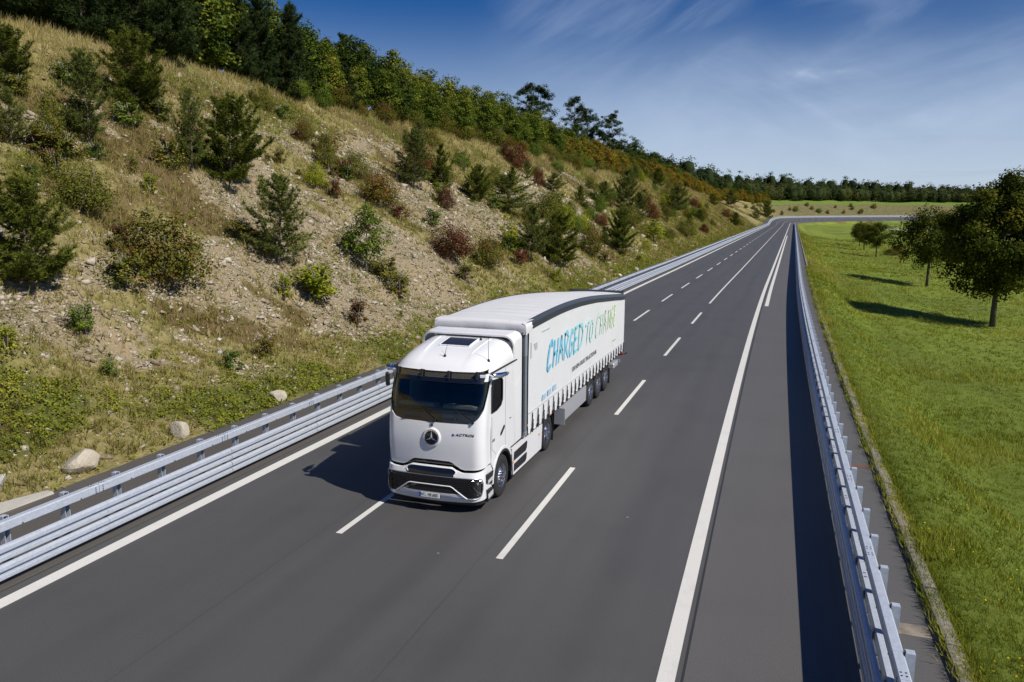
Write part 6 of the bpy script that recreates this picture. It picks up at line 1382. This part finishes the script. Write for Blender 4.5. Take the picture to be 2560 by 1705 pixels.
# boulders along the verge
def boulder(seed, w, h):
    bm = bmesh.new(); bmesh.ops.create_icosphere(bm, subdivisions=3, radius=1.0); rs = random.Random(seed)
    cuts = [(Vector((rs.gauss(0, 1), rs.gauss(0, 1), rs.gauss(.2, 1))).normalized(), rs.uniform(.55, .85)) for _ in range(9)]
    for vt in bm.verts:
        for nrm, d in cuts:
            q = vt.co.dot(nrm)
            if q > d: vt.co -= nrm*(q-d)*.9
        vt.co += vt.co.normalized()*(.05*(vnoise(vt.co.x*4+seed, vt.co.y*4+vt.co.z*3)-.5)); vt.co.x *= w/2*1.25; vt.co.y *= w/2*1.05; vt.co.z *= h/2*1.25
    me = bpy.data.meshes.new('boulder'); bm.to_mesh(me); bm.free(); me.materials.append(M_STONE); fattr(me, 'tint', [.75]*len(me.vertices)); return me
for sd, (s, u, w, h, lab) in enumerate(((18.4, -17.0, .52, .58, 'upright pale boulder on the verge beyond the first green patch'), (14.95, -17.1, .80, .62, 'broad ochre boulder nearest the concrete headwall'), (23.4, -17.05, .66, .44, 'pale wedge-shaped boulder half way along the verge'), (94.5, -16.9, .62, .55, 'white boulder beside the far guardrail, beyond a smaller one'), (84.2, -16.75, .62, .45, 'white boulder lying close behind the guardrail'), (71.7, -17.0, .55, .45, 'cream boulder in the brown weeds behind the trailer'), (77.9, -17.0, .45, .35, 'small cream boulder between two larger ones along the verge'))):
    x, y, z = GP(np.array([s]), np.array([u]))[0]; tag(obj('boulder', boulder(sd+3, w, h), None, (float(x), float(y), float(z)+h*.30), (0, 0, sd*1.3)), lab, 'boulder', 'boulders along the verge')
# concrete headwall of the ditch at the lower left
hw = MB(); x0 = -16.62
def at(s, u, z): x, y, _ = SU(s, u); return (float(x), float(y), z)
V = [at(9.6, -16.55, -.1), at(13.6, -16.45, -.1), at(13.6, -16.70, -.1), at(9.6, -17.4, -.1), at(9.6, -16.60, .36), at(13.55, -16.5, .06), at(13.55, -16.68, .07), at(9.6, -16.95, .40)]
hw.add(V, [[0, 1, 5, 4], [1, 2, 6, 5], [2, 3, 7, 6], [3, 0, 4, 7], [4, 5, 6, 7], [0, 3, 2, 1]])
head = hw.build('headwall', M_CONC); tag(head, 'low concrete headwall wedge with apron at the lower left of the slope', 'headwall')
a = MB(); V = [at(9.4, -16.93, .34), at(12.2, -16.80, .22), at(13.3, -17.7, .46), at(9.4, -19.0, .9)]; V += [(x, y, z-.3) for x, y, z in V]; a.add(V, [[0, 1, 2, 3], [4, 7, 6, 5], [0, 4, 5, 1], [1, 5, 6, 2], [2, 6, 7, 3], [3, 7, 4, 0]]); a.build('apron', M_CONC, head)
a = MB(); Q = [at(9.5, -16.99, .36), at(10.9, -16.93, .31), at(10.9, -17.5, .50), at(9.5, -17.65, .56)]; Q = [(x, y, z+.02) for x, y, z in Q]; a.tube(Q+[Q[0]], .014, 5); a.build('hatch_frame', M_RUST, head, True)
# meadow grass
n = 50000; a = rng.random(n); s = 8*(330/8)**(a**1.05); u = 3.22+(np.interp(s, [0, 20, 60, 150, 330], [7, 10, 22, 34, 60]))*rng.random(n)**1.25; P = GP(s, u)
pat = fbm(s*.35, u*.35, 3); pat2 = fbm(s*.08+9, u*.1, 2); sz = (.07+.09*rng.random(n)+.20*sstep(.52, .64, pat)*rng.random(n))*np.interp(s, [0, 40, 150, 330], [.9, 1.25, 2.0, 2.6])
V, F, T = tufts(rng, P, 7, sz, sz*.06+.006*np.interp(s, [0, 40, 150, 330], [1, 2.2, 6, 12]), np.array([-.1, .05]), np.clip(.02+.75*pat+.7*(pat2-.5)+.25*(rng.random(n) < .12), 0, 1), .35)
tag(obj('meadow_grass', leafy_mesh('meadow_grass', V, F, T, ML['meadow'])), 'short green grass on the meadow beside the kerb', 'grass', kind='stuff')
m = rng.random(n) < .012; C = P[m]+np.c_[np.zeros((m.sum(), 2)), .08+.08*rng.random(m.sum())]; C = C[C[:, 1] < 45]
V, F, T = leaf_quads(C, unit(rng.normal(size=(len(C), 3))*.4+np.array([0, -.3, .8])), .04, .04, rng.random(len(C)), rng)
tag(obj('meadow_flowers', leafy_mesh('meadow_flowers', V, F, T, ML['flower'])), 'small yellow flowers in the meadow grass', 'wildflowers', kind='stuff')
# grass hanging over the kerb
n = 3800; s = 7*(110/7)**rng.random(n); u = 3.02+.22*rng.random(n)+.12*(fbm(s*1.1, s*0, 2)-.6); P = SUZ(s, u, .10); sz = (.08+.14*rng.random(n))*np.interp(s, [0, 110], [.9, 1.6])
V, F, T = tufts(rng, P, 7, sz, sz*.06+.006*np.interp(s, [0, 110], [1, 4]), np.array([-.35, 0]), np.clip(.1+.8*fbm(s*.6, u, 2), 0, 1), .5)
tag(obj('kerb_grass', leafy_mesh('kerb_grass', V, F, T, ML['meadow'])), 'ragged grass creeping over the kerb stones', 'grass', kind='stuff')
# weeds rooted in the kerb joint
for i, (s, u, h) in enumerate(((14.55, 2.98, .30), (13.15, 3.0, .34), (24.6, 2.9, .22), (32.0, 3.0, .22), (19.0, 3.12, .25))):
    P0 = np.repeat(np.array([[*map(float, SUZ(s, u, .04))]]), 26, 0)+np.c_[rng.normal(size=(26, 2))*.05, np.zeros(26)]; d = unit(np.c_[rng.normal(size=(26, 2))*.9, np.full(26, .7)])*(h*rng.uniform(.6, 1.1, (26, 1)))
    V, F, T = blades(P0, d, .035, .3+.5*rng.random(26), rng); tag(obj('kerb_weed', leafy_mesh('kerb_weed', V, F, T, ML['herb'])), ['leafy weed in the kerb joint just before the sandy drain stain', 'larger leafy weed in the kerb beside the sandy drain stain', 'small weed reaching over the kerb onto the pavement', 'tiny weed farthest along the kerb', 'low weed on the grass side of the kerb'][i], 'weed', 'weeds along the kerb')
